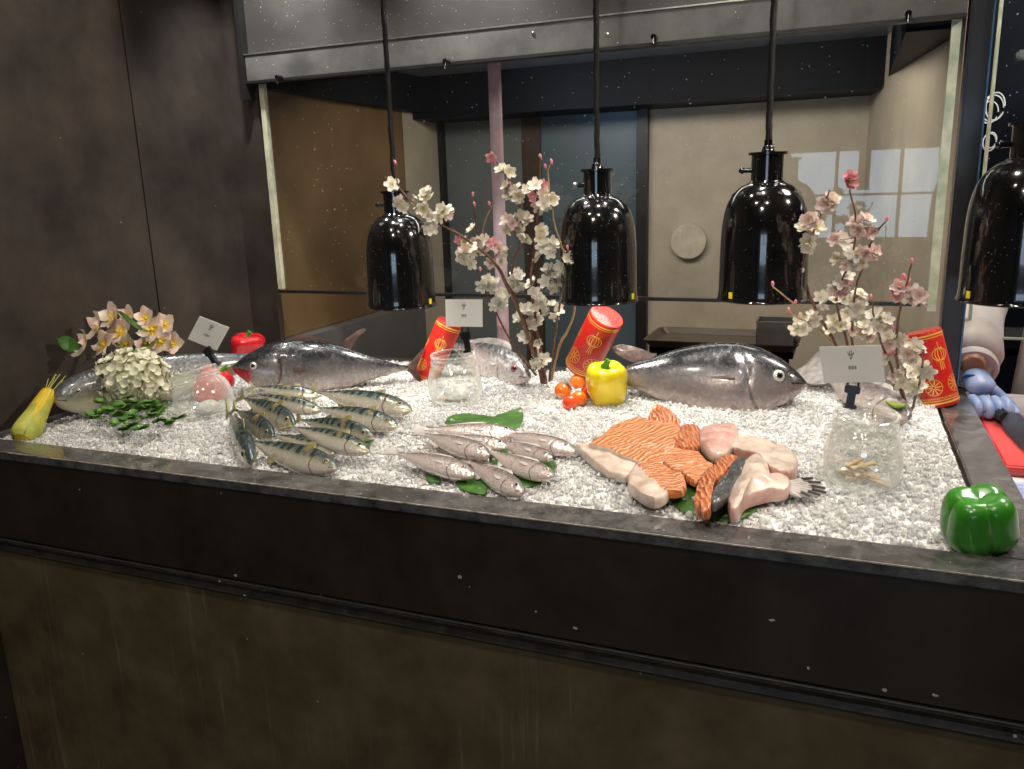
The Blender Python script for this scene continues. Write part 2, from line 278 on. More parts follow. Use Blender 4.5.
class MB:
    def __init__(s): s.v=[]; s.f=[]; s.m=[]
    def add(s,V,Fc,mi=0):
        k=len(s.v); s.v+= [Vector(v) for v in V]; s.f+=[tuple(i+k for i in q) for q in Fc]; s.m+=[mi]*len(Fc); return s
    def box(s,a,b,mi=0,bev=0):
        (x0,y0,z0),(x1,y1,z1)=a,b
        if bev>0:
            bm=bmesh.new(); bmesh.ops.create_cube(bm,size=1)
            for v in bm.verts: v.co=Vector(((x0+x1)/2+v.co.x*(x1-x0),(y0+y1)/2+v.co.y*(y1-y0),(z0+z1)/2+v.co.z*(z1-z0)))
            bmesh.ops.bevel(bm,geom=bm.edges[:],offset=bev,segments=2,affect='EDGES'); bm.verts.ensure_lookup_table()
            s.add([v.co.copy() for v in bm.verts],[[v.index for v in f_.verts] for f_ in bm.faces],mi); bm.free(); return s
        V=[(x,y,z) for x in (x0,x1) for y in (y0,y1) for z in (z0,z1)]
        return s.add(V,[(0,1,3,2),(4,6,7,5),(0,4,5,1),(2,3,7,6),(0,2,6,4),(1,5,7,3)],mi)
    def tube(s,pts,r,n=8,mi=0,cap=True):
        pts=[Vector(p) for p in pts]; rr=r if isinstance(r,(list,tuple)) else [r]*len(pts); V=[];Fc=[]
        up=Vector((0,0,1))
        d=(pts[-1]-pts[0]).normalized() if (pts[-1]-pts[0]).length>1e-6 else Vector((1,0,0))
        if abs(d.z)>.8: up=Vector((0,1,0))
        for i,p in enumerate(pts):
            t=(pts[min(i+1,len(pts)-1)]-pts[max(i-1,0)]).normalized(); a=t.cross(up).normalized(); b=t.cross(a).normalized()
            for k in range(n):
                w=2*PI*k/n; V.append(p+(a*math.cos(w)+b*math.sin(w))*rr[i])
        for i in range(len(pts)-1):
            for k in range(n): Fc.append((i*n+k,i*n+(k+1)%n,(i+1)*n+(k+1)%n,(i+1)*n+k))
        if cap: Fc.append(tuple(range(n))[::-1]); Fc.append(tuple((len(pts)-1)*n+k for k in range(n)))
        return s.add(V,Fc,mi)
    def lathe(s,prof,n=40,mi=0,c=(0,0,0),closed=False,wob=None):
        V=[];Fc=[];m=len(prof)
        for (r_,z_) in prof:
            for k in range(n):
                w=2*PI*k/n; q=wob(w,r_,z_) if wob else 1
                V.append((c[0]+r_*q*math.cos(w),c[1]+r_*q*math.sin(w),c[2]+z_))
        for i in range(m-1 if not closed else m):
            j=(i+1)%m
            for k in range(n): Fc.append((i*n+k,i*n+(k+1)%n,j*n+(k+1)%n,j*n+k))
        return s.add(V,Fc,mi)
    def ball(s,c,r,n=12,mi=0,sc=(1,1,1)):
        pr=[(max(r*math.sin(PI*i/n),1e-5),-r*math.cos(PI*i/n)) for i in range(n+1)]; k=len(s.v); s.lathe(pr,n*2,mi)
        for i in range(k,len(s.v)): s.v[i]=Vector((s.v[i].x*sc[0]+c[0],s.v[i].y*sc[1]+c[1],s.v[i].z*sc[2]+c[2]))
        return s
    def xf(s,mat,a=0):
        for i in range(a,len(s.v)): s.v[i]=mat@s.v[i]
        return s
    def build(s,name,mats,parent=None,smooth=True):
        if not isinstance(mats,(list,tuple)): mats=[mats]
        return mk(name,s.v,s.f,None,parent,smooth,mats=mats,fm=s.m)
def struct(name,o=None): o['kind']='structure'; return o
def boxobj(name,a,b,mat,parent=None,bev=0):
    return MB().box(a,b,0,bev).build(name,mat,parent,smooth=False)
def lerp(a,b,t): return a+(b-a)*t
def crom(P,n):
    P=[Vector(p) for p in P]; out=[]
    for i in range(len(P)-1):
        a=P[max(i-1,0)];b=P[i];c=P[i+1];d=P[min(i+2,len(P)-1)]
        for k in range(n):
            t=k/n; out.append(.5*((2*b)+(c-a)*t+(2*a-5*b+4*c-d)*t*t+(3*b-a-3*c+d)*t**3))
    out.append(P[-1]); return out
def interp(P,t):
    for i in range(len(P)-1):
        if t<=P[i+1][0]:
            a=P[max(i-1,0)];b=P[i];c=P[i+1];d=P[min(i+2,len(P)-1)]; s=(t-b[0])/(c[0]-b[0]); o=[]
            for k in range(1,len(b)):
                h=c[0]-b[0]; m0=(c[k]-a[k])/max(c[0]-a[0],1e-6)*h; m1=(d[k]-b[k])/max(d[0]-b[0],1e-6)*h
                o.append((2*s**3-3*s*s+1)*b[k]+(s**3-2*s*s+s)*m0+(-2*s**3+3*s*s)*c[k]+(s**3-s*s)*m1)
            return o
    return list(P[-1][1:])
# ------------------------------------------------------------------ setting
XL,YG,XK=-1.58,1.90,-1.49
def slab(name,a,b,mat): return struct(name,boxobj(name,a,b,mat))
slab('floor',(XL-.1,-4.1,-.1),(3.2,3.3,0),'floor')
slab('ceiling',(XL-.1,-4.1,2.9),(3.2,3.3,3.0),'ceil')
slab('wall_left',(XL-.1,-4.1,0),(XL,1.557,2.9),'wall')
slab('wall_left',(XL-.1,1.560,0),(XL+.0015,YG+.02,2.9),'wall')
slab('wall_behind_camera',(XL,-4.1,0),(3.2,-4.0,2.9),'ceil')
slab('wall_right',(3.1,-4.0,0),(3.2,3.2,2.9),'ceil')
slab('wall_kitchen_left',(XL-.1,YG+.02,1.0),(XK,2.70,2.9),'brownw')
slab('wall_kitchen_left',(XL-.1,2.70,0),(XK,3.0,2.9),'beige')
slab('wall_kitchen_left',(XL-.1,YG+.02,0),(XK+.05,2.70,.998),'kerb')
slab('wall_back',(-.665,3.0,0),(.26,3.1,2.9),'beige')
slab('wall_back',(XL-.1,3.0,0),(-1.535,3.1,2.9),'beige')
slab('wall_back',(-1.47,3.0,0),(-1.15,3.1,2.9),'greyw')
slab('wall_back',(-1.15,3.0,1.66),(-.70,3.1,2.9),'beam')
slab('wall_back',(-1.15,2.995,0),(-1.08,3.1,1.66),'traybr')
slab('wall_back',(.26,3.0,0),(3.2,3.1,2.9),'beam')
slab('trim_1',(-1.535,2.97,0),(-1.47,3.1,2.9),'blackm'); slab('trim_2',(-.705,2.97,0),(-.665,3.1,2.9),'blackm')
d=slab('door_1',(-1.08,3.02,0),(-.705,3.06,1.66),'blued')
boxobj('door_handle',(-.78,2.985,1.0),(-.765,3.02,1.16),'steel',d)
slab('ceiling_kitchen',(XL,YG+.02,1.80),(.2,3.0,1.86),'kceil')
slab('trim_3',(XL+.05,2.78,1.655),(.1,3.0,1.80),'beam'); slab('trim_4',(XL+.05,YG+.03,1.68),(XL+.13,2.78,1.80),'beam')
slab('trim_5',(.09,YG+.03,1.68),(.19,3.0,1.80),'beam')
struct('wall_kitchen_right',mk('wall_kitchen_right',[(.05,3.0,1.02),(.20,1.97,1.02),(.20,1.97,1.8),(.05,3.0,1.8),(.08,3.0,1.02),(.23,1.97,1.02),(.23,1.97,1.8),(.08,3.0,1.8)],[(0,1,2,3),(7,6,5,4),(0,4,5,1),(3,2,6,7),(1,5,6,2),(0,3,7,4)],'beige',smooth=False))
slab('wall_back',(XL,YG,.952),(XK+.005,YG+.02,2.9),'wall')
slab('shade_soffit',(XL+.002,1.50,2.10),(.26,YG-.014,2.9),'ceil')  # added soffit box, out of view, shades the upper left wall
# window across the dining room (seen only as a reflection in the glass)
w=slab('window_1',(-.62,-3.99,.86),(.92,-3.95,1.66),'steel')
for i in range(3):
    for j in range(2):
        x0=-.58+i*.5; z0=.90+j*.37
        mk('window_pane',[(x0,-3.945,z0),(x0+.47,-3.945,z0),(x0+.47,-3.945,z0+.35),(x0,-3.945,z0+.35)],[(3,2,1,0)],emis('daylight',(.62,.80,1.0),3.2),w,False)
# ------------------------------------------------------------------ hood
h=thing('exhaust_hood','black speckled metal hood panel spanning the top above the tank glass','hood',(-.65,YG,1.70))
def lb(name,a,b,mat,par,bev=0):
    o=par.location; return boxobj(name,[a[i]-o[i] for i in range(3)],[b[i]-o[i] for i in range(3)],mat,par,bev)
lb('hood_panel',(XK,YG-.012,1.755),(.19,YG+.014,2.55),'hood',h)
lb('hood_flange',(XK,YG-.03,1.695),(.19,YG-.006,1.762),'flange',h,.002)
lb('hood_edge',(XK,YG-.034,1.690),(.19,YG-.004,1.696),'blackm',h)
lb('hood_seam',(XK,YG-.033,1.7605),(.19,YG-.012,1.7635),'screw',h)
lb('side_trim',(XK-.014,YG-.036,1.65),(XK,YG-.001,2.55),'blackm',h)
for px,py in ((281,78),(448,62),(908,15),(655,38)):
    p=at(px,py,Y=YG-.035)-h.location; mb=MB().tube([p,p+Vector((0,-.018,0))],[.007,.006],12).tube([p+Vector((0,-.014,.0)),p+Vector((0,-.016,-.016))],.004,8)
    mb.build('hook_bolt','black',h)
for px,py in ((533,33),(607,34)):
    p=at(px,py,Y=YG-.031)-h.location; MB().ball(p,.004,6).build('rivet','screw',h)
# glass
g=thing('glass_screen','large clear tank glass pane behind the heat lamps, speckled with droplets','glass pane',(-.65,YG,1.14))
lb('pane',(-1.46,YG-.004,1.14),(.185,YG+.004,1.70),'glass',g)
lb('edge_strip',(-1.472,YG-.007,1.145),(-1.457,YG+.007,1.692),'gedgeL',g)
lb('edge_strip',(.168,YG-.008,1.125),(.185,YG+.008,1.692),'gedge',g)
lb('bottom_rail',(-1.472,YG-.006,1.134),(.185,YG+.006,1.142),'steel',g)
p=thing('corner_post','dark steel corner post with bluish sheen at right end of glass','post',(.225,YG,0))
lb('post_body',(.198,YG-.01,.952),(.236,YG+.04,2.899),'steel',p,.004); lb('post_highlight',(.236,YG-.014,.952),(.239,YG+.03,2.899),'postblue',p)  # thin blue strip paints the post's bluish highlight
# right hand sneeze glass
g=thing('side_glass','clear glass panel in front of the cook, bottom edge above the red board','glass pane',(.5,2.02,1.1))
a=at(962,336,Y=2.02)
lb('pane',(.262,2.016,a.z),(1.3,2.024,1.75),'glass',g); lb('edge_strip',(.262,2.014,a.z-.004),(1.3,2.026,a.z),'gedge',g)
lb('edge_strip',(.262,2.014,a.z),(.268,2.026,1.75),'gedge',g)
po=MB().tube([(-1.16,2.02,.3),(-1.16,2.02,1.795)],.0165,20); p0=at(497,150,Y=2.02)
k=thing('pink_reflection','slim pale pink upright reflection pole behind the glass, between the two left lamps','glint',(p0.x,2.02,.0))  # pink reflection in the glass, built as a solid rod
MB().tube([(0,0,0),(0,0,1.795)],.0165,20).build('reflection_rod','pink',k); MB().lathe([(.0001,0),(.03,0),(.03,.01),(.0001,.01)],20).build('foot','pink',k)
# ------------------------------------------------------------------ counter
c=thing('display_counter','long black fish counter box with wet stone ledge over scratched brown cabinet','counter',(-.65,1.0,0))
XR=.255; XC=XL+.003
lb('front_panel',(XC,1.0,.772),(XR,1.022,.934),'box',c); lb('side_panel',(XR-.022,1.022,.772),(XR,YG+.05,.934),'box',c)
lb('ledge',(XC,.997,.934),(XR+.003,1.058,.951),'ledge',c,.002); lb('ledge',(.197,1.058,.934),(XR+.003,YG+.05,.951),'ledge',c,.002)
lb('ledge',(XC,YG-.01,.934),(.197,YG+.05,.951),'ledge',c,.002); lb('ledge',(XC,1.058,.934),(-1.556,YG-.01,.951),'ledge',c,.002)
lb('worn_highlight',(XC,.9962,.9493),(XR+.004,.9978,.9512),'worn',c); lb('tray_floor',(XC,1.022,.86),(.233,YG+.05,.872),'silver',c); lb('inner_lip',(-1.556,1.058,.872),(.197,1.062,.940),'blackm',c)  # pale ledge strip: worn edge with its highlight painted in
lb('inner_lip',(.193,1.062,.872),(.197,YG-.01,.940),'blackm',c); lb('back_panel',(XC,YG+.03,0),(XR,YG+.05,.934),'box',c)
mb=MB(); V=[];Fc=[]; prof=[(1.03,.772),(1.010,.768),(1.004,.765),(1.004,.758),(1.009,.752),(1.014,.745),(1.012,.735),(1.022,.728),(1.04,.728)]
for x in (XC,XR+.0):
    for y,z in prof: V.append((x+.65,y-1.0,z))
n=len(prof); Fc=[(i,i+1,n+i+1,n+i) for i in range(n-1)]+[tuple(range(n))[::-1],tuple(range(n,2*n))]
mk('moulding',V,Fc,'mould',c,False)
lb('moulding_highlight',(XC,1.0025,.7635),(XR,1.006,.7655),'screw',c)  # bright strip paints the highlight along the moulding's top edge
lb('cabinet_panel',(XC,1.020,.08),(XR-.006,1.04,.740),'cab',c); lb('cabinet_side',(XR-.026,1.04,.08),(XR-.006,YG+.03,.772),'cab',c); lb('plinth',(XC,1.06,0),(XR-.04,YG+.02,.08),'blackm',c)
random.seed(3)
for px,py in ((808,668),(575,628),(885,690),(935,695),(460,577),(772,620),(236,575)):
    q=at(px,py,Y=.9995)-c.location if py<640 else at(px,py,Y=.9995)-c.location
    pts=[(q.x+math.cos(a)*random.uniform(.001,.005),q.y,q.z+math.sin(a)*random.uniform(.001,.003)) for a in [i*PI/3 for i in range(6)]]
    V=pts+[(x,y-.0008,z) for x,y,z in pts]; mb=MB().add(V,[tuple(range(6)),tuple(range(6,12))]+[(i,(i+1)%6,6+(i+1)%6,6+i) for i in range(6)]); mb.build('paint_chip','beige',c,False)

# ------------------------------------------------------------------ ice
def hz(x,y):
    e=min(1,(y-1.06)/.12,(.195-x)/.10,(x+1.515)/.08); e=max(0,e)
    z=.944+.009*e*(2-e)+.006*noise.noise(Vector((x*5,y*5,1)))*e+.0022*noise.noise(Vector((x*38,y*38,4)))
    for cx,cy,rr,hh in HUMPS: z+=hh*math.exp(-((x-cx)**2+(y-cy)**2)/rr**2)
    return z
HUMPS=[]
for px,py,rr,hh in ((592,372,.05,.035),(640,372,.07,.01),(455,360,.08,.012),(380,372,.10,.008),(500,385,.06,.012),(150,420,.1,.008),(900,400,.07,.01)):
    q=at(px,py,z=.95); HUMPS.append((q.x,q.y,rr,hh))
def onice(px,py,dz=0):
    p=at(px,py,z=.95+dz)
    for _ in range(5): p=at(px,py,z=hz(p.x,p.y)+dz)
    return p
nx,ny=340,168; V=[];Fc=[]
for j in range(ny+1):
    for i in range(nx+1):
        x=lerp(-1.555,.192,i/nx); y=lerp(1.063,YG-.011,j/ny); V.append((x,y,hz(x,y)-.004+.0015*random.random()))
for j in range(ny):
    for i in range(nx): k=j*(nx+1)+i; Fc.append((k,k+1,k+nx+2,k+nx+1))
bed=mk('crushed_ice',V,Fc,'icebed'); tagit(bed,'bed of white crushed ice filling the black counter tray','ice',kind='stuff')
phi=(1+5**.5)/2
ico=[(-1,phi,0),(1,phi,0),(-1,-phi,0),(1,-phi,0),(0,-1,phi),(0,1,phi),(0,-1,-phi),(0,1,-phi),(phi,0,-1),(phi,0,1),(-phi,0,-1),(-phi,0,1)]
icof=np.array([(0,11,5),(0,5,1),(0,1,7),(0,7,10),(0,10,11),(1,5,9),(5,11,4),(11,10,2),(10,7,6),(7,1,8),(3,9,4),(3,4,2),(3,2,6),(3,6,8),(3,8,9),(4,9,5),(2,4,11),(6,2,10),(8,6,7),(9,8,1)])
rng=np.random.default_rng(5); NC=40000
ico=np.array(ico)/1.9
xs=rng.uniform(-1.550,.188,NC); ys=rng.uniform(1.067,YG-.018,NC)
zs=np.array([hz(float(a),float(b)) for a,b in zip(xs,ys)])-.001+rng.uniform(-.003,.002,NC)
sz=rng.uniform(.0016,.0042,NC)*(1+.6*(rng.random(NC)<.12))
q=rng.normal(size=(NC,4)); q/=np.linalg.norm(q,axis=1)[:,None]; w_,x_,y_,z_=q.T
Rm=np.stack([1-2*(y_**2+z_**2),2*(x_*y_-z_*w_),2*(x_*z_+y_*w_),2*(x_*y_+z_*w_),1-2*(x_**2+z_**2),2*(y_*z_-x_*w_),2*(x_*z_-y_*w_),2*(y_*z_+x_*w_),1-2*(x_**2+y_**2)],1).reshape(NC,3,3)
base=ico[None]*rng.uniform(.7,1.25,(NC,12,1))*rng.uniform(.65,1.3,(NC,1,3))
VV=np.einsum('nij,nkj->nki',Rm,base)*sz[:,None,None]+np.stack([xs,ys,zs],1)[:,None,:]
FF=(icof[None]+12*np.arange(NC)[:,None,None]).reshape(-1,3)
me=bpy.data.meshes.new('ice_chunks'); me.vertices.add(NC*12); me.vertices.foreach_set('co',VV.reshape(-1)); me.loops.add(FF.size); me.loops.foreach_set('vertex_index',FF.reshape(-1).astype(np.int32))
me.polygons.add(len(FF)); me.polygons.foreach_set('loop_start',np.arange(0,FF.size,3,dtype=np.int32)); me.polygons.foreach_set('loop_total',np.full(len(FF),3,dtype=np.int32)); me.update(calc_edges=True)
me.materials.append(M['ice']); o=bpy.data.objects.new('ice_chunks',me); COL.objects.link(o); o.parent=bed; o['kind']='stuff'
# ------------------------------------------------------------------ fish
PROF={
'tuna':[(0,.012,.012,.014),(.06,.020,.020,.020),(.2,.055,.055,.045),(.4,.112,.112,.08),(.6,.140,.145,.10),(.75,.130,.138,.098),(.87,.090,.098,.072),(.95,.045,.050,.042),(.99,.014,.016,.015),(1,.003,.003,.003)],
'yt':[(0,.015,.015,.012),(.1,.028,.028,.022),(.3,.065,.065,.045),(.55,.092,.095,.062),(.75,.095,.10,.068),(.88,.080,.085,.060),(.95,.056,.060,.048),(.985,.030,.034,.032),(1,.008,.008,.012)],
'bream':[(0,.035,.035,.015),(.12,.045,.045,.022),(.35,.125,.12,.05),(.6,.165,.155,.068),(.78,.145,.14,.066),(.9,.088,.10,.052),(.97,.042,.055,.036),(1,.006,.01,.01)],
'mack':[(0,.010,.010,.010),(.08,.017,.017,.014),(.3,.062,.066,.042),(.55,.088,.096,.058),(.72,.086,.095,.058),(.85,.068,.075,.048),(.94,.040,.046,.034),(.985,.016,.020,.018),(1,.004,.004,.006)],
'croak':[(0,.020,.020,.010),(.12,.032,.032,.018),(.35,.082,.085,.046),(.6,.105,.112,.066),(.76,.100,.108,.070),(.88,.078,.085,.060),(.96,.050,.055,.042),(.99,.026,.03,.026),(1,.008,.008,.01)]}
def fin(outline,par,mat,name='fin',th=.0012,y=0,n=3,rays=True):
    """outline in local x,z ; slightly lens-shaped solid"""
    P=[Vector((a,b,0)) for a,b in outline]; P=crom(P+[P[0]],n)[:-1]
    cx=sum(p.x for p in P)/len(P); cz=sum(p.y for p in P)/len(P); m=len(P); V=[];Fc=[]
    for s_,h_ in ((1,0),(.97,1),(.55,1.6),):
        for sg in (1,-1):
            for p in P: V.append((cx+(p.x-cx)*s_,y+sg*th*h_*.5+ (.0004*math.sin(40*p.x+9*p.y*20)),cz+(p.y-cz)*s_))
    V.append((cx,y+th*.9,cz)); V.append((cx,y-th*.9,cz)); 
    for lvl in range(2):
        for sg in (0,1):
            a=(lvl*2+sg)*m; b=((lvl+1)*2+sg)*m
            for i in range(m):
                q=(a+i,a+(i+1)%m,b+(i+1)%m,b+i); Fc.append(q if sg else q[::-1])
    for sg in (0,1):
        b=(4+sg)*m
        for i in range(m):
            q=(b+i,b+(i+1)%m,6*m+sg); Fc.append(q if sg else q[::-1])
    return mk(name,V,Fc,mat,par)
def fish_local(par,kind,Ln,mat,eye,eyesize,eyex,eyez,fm,bend=0,fins=(),tail=None,bendz=0,thick=1,tall=1,pect=True):
    P=PROF[kind]; NR,NA=72,32; V=[];Fc=[];uv=[]
    def cen(t): 
        s=(t-.5); return Vector(((t-1)*Ln, bend*Ln*(4*s*s-1)*.25, bendz*Ln*(4*s*s-1)*.25))
    for i in range(NR+1):
        t=i/NR; t=t**.9 if False else t
        top,bot,wd=interp(P,t); 
        for k in range(NA):
            a=2*PI*k/NA; ca,sa=math.cos(a),math.sin(a); hz_=(top if sa>0 else bot)*Ln*tall
            g=1.0
            gl=.735-.35*((sa*.5+.5)-.45)**2
            if abs(sa)<.93: g-= .07*math.exp(-((t-gl)/.008)**2); g+=.02*math.exp(-((t-gl-.03)/.03)**2)
            c_=cen(t); V.append(c_+Vector((0,wd*Ln*thick*math.copysign(abs(ca)**.9,ca)*g,hz_*sa*(1 if abs(sa)>.6 else g)))); uv.append((t,sa*.5+.5))
    for i in range(NR):
        for k in range(NA): Fc.append((i*NA+k,(i+1)*NA+k,(i+1)*NA+(k+1)%NA,i*NA+(k+1)%NA))
    Fc.append(tuple(range(NA))); Fc.append(tuple(NR*NA+k for k in range(NA))[::-1])
    body=mk('body',V,Fc,mat,par,uv=uv,sharp=False)
    for sg in (-1,1):
        top,bot,wd=interp(P,eyex); c_=cen(eyex); sz_=eyez*top*Ln*tall; y=wd*Ln*thick*math.sqrt(max(0,1-eyez*eyez))**.9
        p=c_+Vector((0,sg*(y-.001*Ln/.3),sz_)); nrm=Vector((.35,sg,.25*eyez)).normalized()
        rotm=nrm.to_track_quat('Z','Y').to_matrix()
        mb=MB().ball((0,0,0),eyesize*Ln,8,0,(1,1,.42)); mb.xf(Matrix.Translation(p)@rotm.to_4x4()); e=mb.build('eye',eye,par)
        mb=MB().ball((0,0,0),eyesize*Ln*.56,8,0,(1,1,.42)); mb.xf(Matrix.Translation(p+nrm*eyesize*Ln*.26)@rotm.to_4x4()); mb.build('pupil','pupil',e)
        if pect:
            q=cen(.66)+Vector((0,sg*interp(P,.66)[2]*Ln*thick*1.01,-.012*Ln)); s=Ln
            o=fin([(0,.012*s),(-.06*s,.026*s),(-.16*s,.020*s),(-.12*s,-.004*s),(-.05*s,-.02*s),(0,-.014*s)] if kind!='tuna' else [(.01*s,.012*s),(-.10*s,.022*s),(-.24*s,.006*s),(-.12*s,-.006*s),(0,-.014*s)],par,fm,'pectoral_fin',.0015)
            o.location=q; o.rotation_euler=(sg*.12,0,sg*.10)
    for nm,ol in fins: fin([(x*Ln-Ln+0, z*Ln*tall+ bendz*Ln*(4*(x-.5)**2-1)*.25) for x,z in ol],par,fm,nm,.002*Ln/.25,y=bend*Ln*(-.2))
    if tail:
        o=fin([(x*Ln-Ln,z*Ln) for x,z in tail],par,fm,'tail_fin',.004*Ln/.3)
    return body
T_TUNA=[(.03,.012),(-.02,.05),(-.12,.16),(-.17,.20),(-.11,.08),(-.065,0),(-.11,-.08),(-.17,-.20),(-.12,-.16),(-.02,-.05),(.03,-.012)]
T_FORK=[(.03,.012),(-.03,.03),(-.13,.105),(-.16,.11),(-.11,.05),(-.07,0),(-.11,-.05),(-.16,-.11),(-.13,-.105),(-.03,-.03),(.03,-.012)]
T_FAN=[(.04,.03),(-.06,.075),(-.15,.11),(-.165,.05),(-.15,0),(-.165,-.05),(-.15,-.11),(-.06,-.075),(.04,-.03)]
T_SM=[(.04,.018),(-.05,.04),(-.12,.06),(-.13,0),(-.12,-.06),(-.05,-.04),(.04,-.018)]
F_TUNA=[('dorsal_fin',[(.41,.105),(.36,.150),(.28,.195),(.25,.19),(.31,.14),(.34,.09)]),('dorsal_fin',[(.70,.125),(.64,.165),(.52,.15),(.45,.12)]),('anal_fin',[(.36,-.09),(.30,-.17),(.26,-.18),(.29,-.09)])]
F_MACK=[('dorsal_fin',[(.66,.08),(.62,.13),(.54,.09)]),('dorsal_fin',[(.40,.06),(.36,.095),(.28,.05)]),('anal_fin',[(.38,-.06),(.34,-.10),(.27,-.05)])]
F_CROAK=[('dorsal_fin',[(.68,.095),(.60,.135),(.40,.105),(.20,.055),(.22,.04),(.45,.085)]),('anal_fin',[(.36,-.075),(.32,-.12),(.24,-.05)])]
F_BREAM=[('dorsal_fin',[(.70,.15),(.62,.215),(.40,.19),(.18,.09),(.22,.06),(.45,.14)]),('anal_fin',[(.36,-.11),(.30,-.17),(.18,-.07)])]
SPEC={'tuna':dict(kind='tuna',mat='tuna',eye='eyeW',eyesize=.026,eyex=.885,eyez=.12,fm='findark',fins=F_TUNA,tail=T_TUNA),
'yt':dict(kind='yt',mat='yellowtail',eye='eyeY',eyesize=.013,eyex=.90,eyez=.10,fm='finyel',fins=F_CROAK[:1],tail=T_FORK),
'bream':dict(kind='bream',mat='bream',eye='eyeR',eyesize=.034,eyex=.86,eyez=.18,fm='fingr',fins=F_BREAM,tail=T_FAN),
'mack':dict(kind='mack',mat='mack',eye='eyeY',eyesize=.023,eyex=.885,eyez=.2,fm='finyel',fins=F_MACK,tail=T_FORK),
'croak':dict(kind='croak',mat='croak',eye='eyeW',eyesize=.020,eyex=.90,eyez=.3,fm='finpale',fins=F_CROAK,tail=T_SM),
'pale':dict(kind='croak',mat='pale',eye='eyeW',eyesize=.018,eyex=.90,eyez=.3,fm='finpale',fins=F_CROAK,tail=T_FAN)}

def fish(name,label,sp,H,Tl,roll,group=None,over=None,spin=False):
    """H nose, Tl tail base (world); roll: 0 upright, 90 lying flat with its back away from the front"""
    X=(H-Tl); Ln=X.length; X.normalize(); S=X.cross(Vector((0,0,1))).normalized()
    if S.y<0: S=-S
    U=S.cross(X) if S.cross(X).z>0 else X.cross(S)
    a=math.radians(roll); Z=(U*math.cos(a)+S*math.sin(a)).normalized(); Y=Z.cross(X).normalized()
    R=Matrix(((X.x,Y.x,Z.x),(X.y,Y.y,Z.y),(X.z,Y.z,Z.z)))
    t=thing(name,label,'fish',H,R,group)
    k=dict(SPEC[sp]); k.update(over or {}); fish_local(t,Ln=Ln,**k)
    return t
# --- the big fish along the back
fish('yellowtail_fish','big grey-backed yellowtail fish lying against the wall, head left above the corn','yt',at(52,399,X=-1.513),at(275,356,X=-1.26),18,over=dict(bend=.0,tall=1.12,thick=.85,fins=(),tail=[(x*.45,z*.45) for x,z in T_FORK],fm='fingr'))
fish('tuna','dark whole tuna with red gill, nose pointing left, tail beside the leftmost firecracker','tuna',onice(232,368,.072),onice(408,368,.034),12,over=dict(mat='tuna_red',eyesize=.022,tall=1.18,tail=[(x*.62,z*.62) for x,z in T_TUNA],fm='finbrown'))
fish('tuna','dark whole tuna with big round eye, nose pointing right, behind the yellow pepper','tuna',onice(807,384,.042),onice(600,374,.046),28,over=dict(tall=1.36,thick=1.05,eyesize=.030,eyex=.87,fm='finbrown',fins=[('dorsal_fin',[(.30,.055),(.24,.095),(.10,.12),(.05,.10),(.12,.06),(.22,.045)])],tail=[(x*.25,z*.25) for x,z in T_TUNA]))
fish('sea_bream','silver sea bream with red eye, head down beside the tall blossom branches','bream',onice(530,378,.022),onice(436,350,.07)+Vector((0,.08,.0)),30,over=dict(tall=.92))
fish('sea_bass','pale pinkish fish lying behind the front right jar, tail towards the tuna','pale',onice(908,420,.012),onice(826,376,.035),52,over=dict(tall=1.3,thick=.8,tail=[(x*2.0,z*2.0) for x,z in T_FAN],fm='fingr'))
# --- mackerel pile
mack=[ # head px, tail px, height, roll, label
((321,396),(255,387),.050,62,'greenish mackerel at the back of the pile, yellow tail upright'),
((412,411),(318,392),.036,72,'pale silver mackerel reaching furthest right in the pile'),
((322,411),(256,395),.066,60,'mackerel with bright silver eye lying across the top of the pile'),
((398,427),(318,408),.032,70,'second silver mackerel from the back on the right side of the pile'),
((374,437),(302,420),.026,48,'green-backed mackerel between two silver ones on the right of the pile'),
((370,452),(292,427),.042,74,'plump silver mackerel in the middle right, nose over the ice near the leaf tip'),
((295,425),(244,398),.056,50,'short-looking mackerel with dark back in the middle left of the pile'),
((336,454),(274,434),.030,72,'silver belly-up mackerel between the plump one and the front one'),
((274,437),(236,410),.044,35,'dark green mackerel second from the left edge of the pile'),
((338,469),(250,441),.028,66,'frontmost mackerel with blue-grey back nearest the counter ledge'),
((253,462),(229,414),.030,20,'leftmost mackerel, blue-green, pointing down towards the ledge')]
for i,(h_,t_,z_,ro,lab) in enumerate(mack):
    fish('mackerel',lab,'mack',onice(*h_,z_*.62),onice(*t_,z_),ro-14,'mackerels piled on the ice',over=dict(bend=random.uniform(-.06,.06),tall=1.28,thick=1.0,eyesize=.029,pect=False,tail=[(x*.8,z*.75) for x,z in T_FORK]))
croak=[
((517,434),(424,429),.020,60,'pale croaker at the back of the small pile beside the green leaf pad'),
((575,452),(503,433),.020,64,'pale croaker reaching furthest right, nose by the salmon'),
((508,447),(440,436),.030,60,'pale croaker in the middle of the small pile, half covered'),
((552,459),(498,440),.026,60,'short croaker tucked under the rightmost croaker'),
((489,456),(424,434),.036,66,'pale croaker lying across the left middle of the small pile'),
((553,477),(488,450),.026,70,'croaker lying over green leaf at the front right of the small pile'),
((474,476),(396,453),.022,68,'leftmost pale croaker with its thin tail on bare ice'),
((523,494),(470,462),.020,60,'frontmost croaker pointing down to the ledge on a green leaf'),
((489,462),(432,447),.014,50,'croaker at the bottom left, under the one lying across')]
for i,(h_,t_,z_,ro,lab) in enumerate(croak):
    fish('croaker',lab,'croak',onice(*h_,z_*.8),onice(*t_,z_*.8),ro,'pale croakers on green leaves',over=dict(bend=random.uniform(-.12,.08),tall=1.08,thick=.85,eyesize=.030,eyex=.89,pect=True))
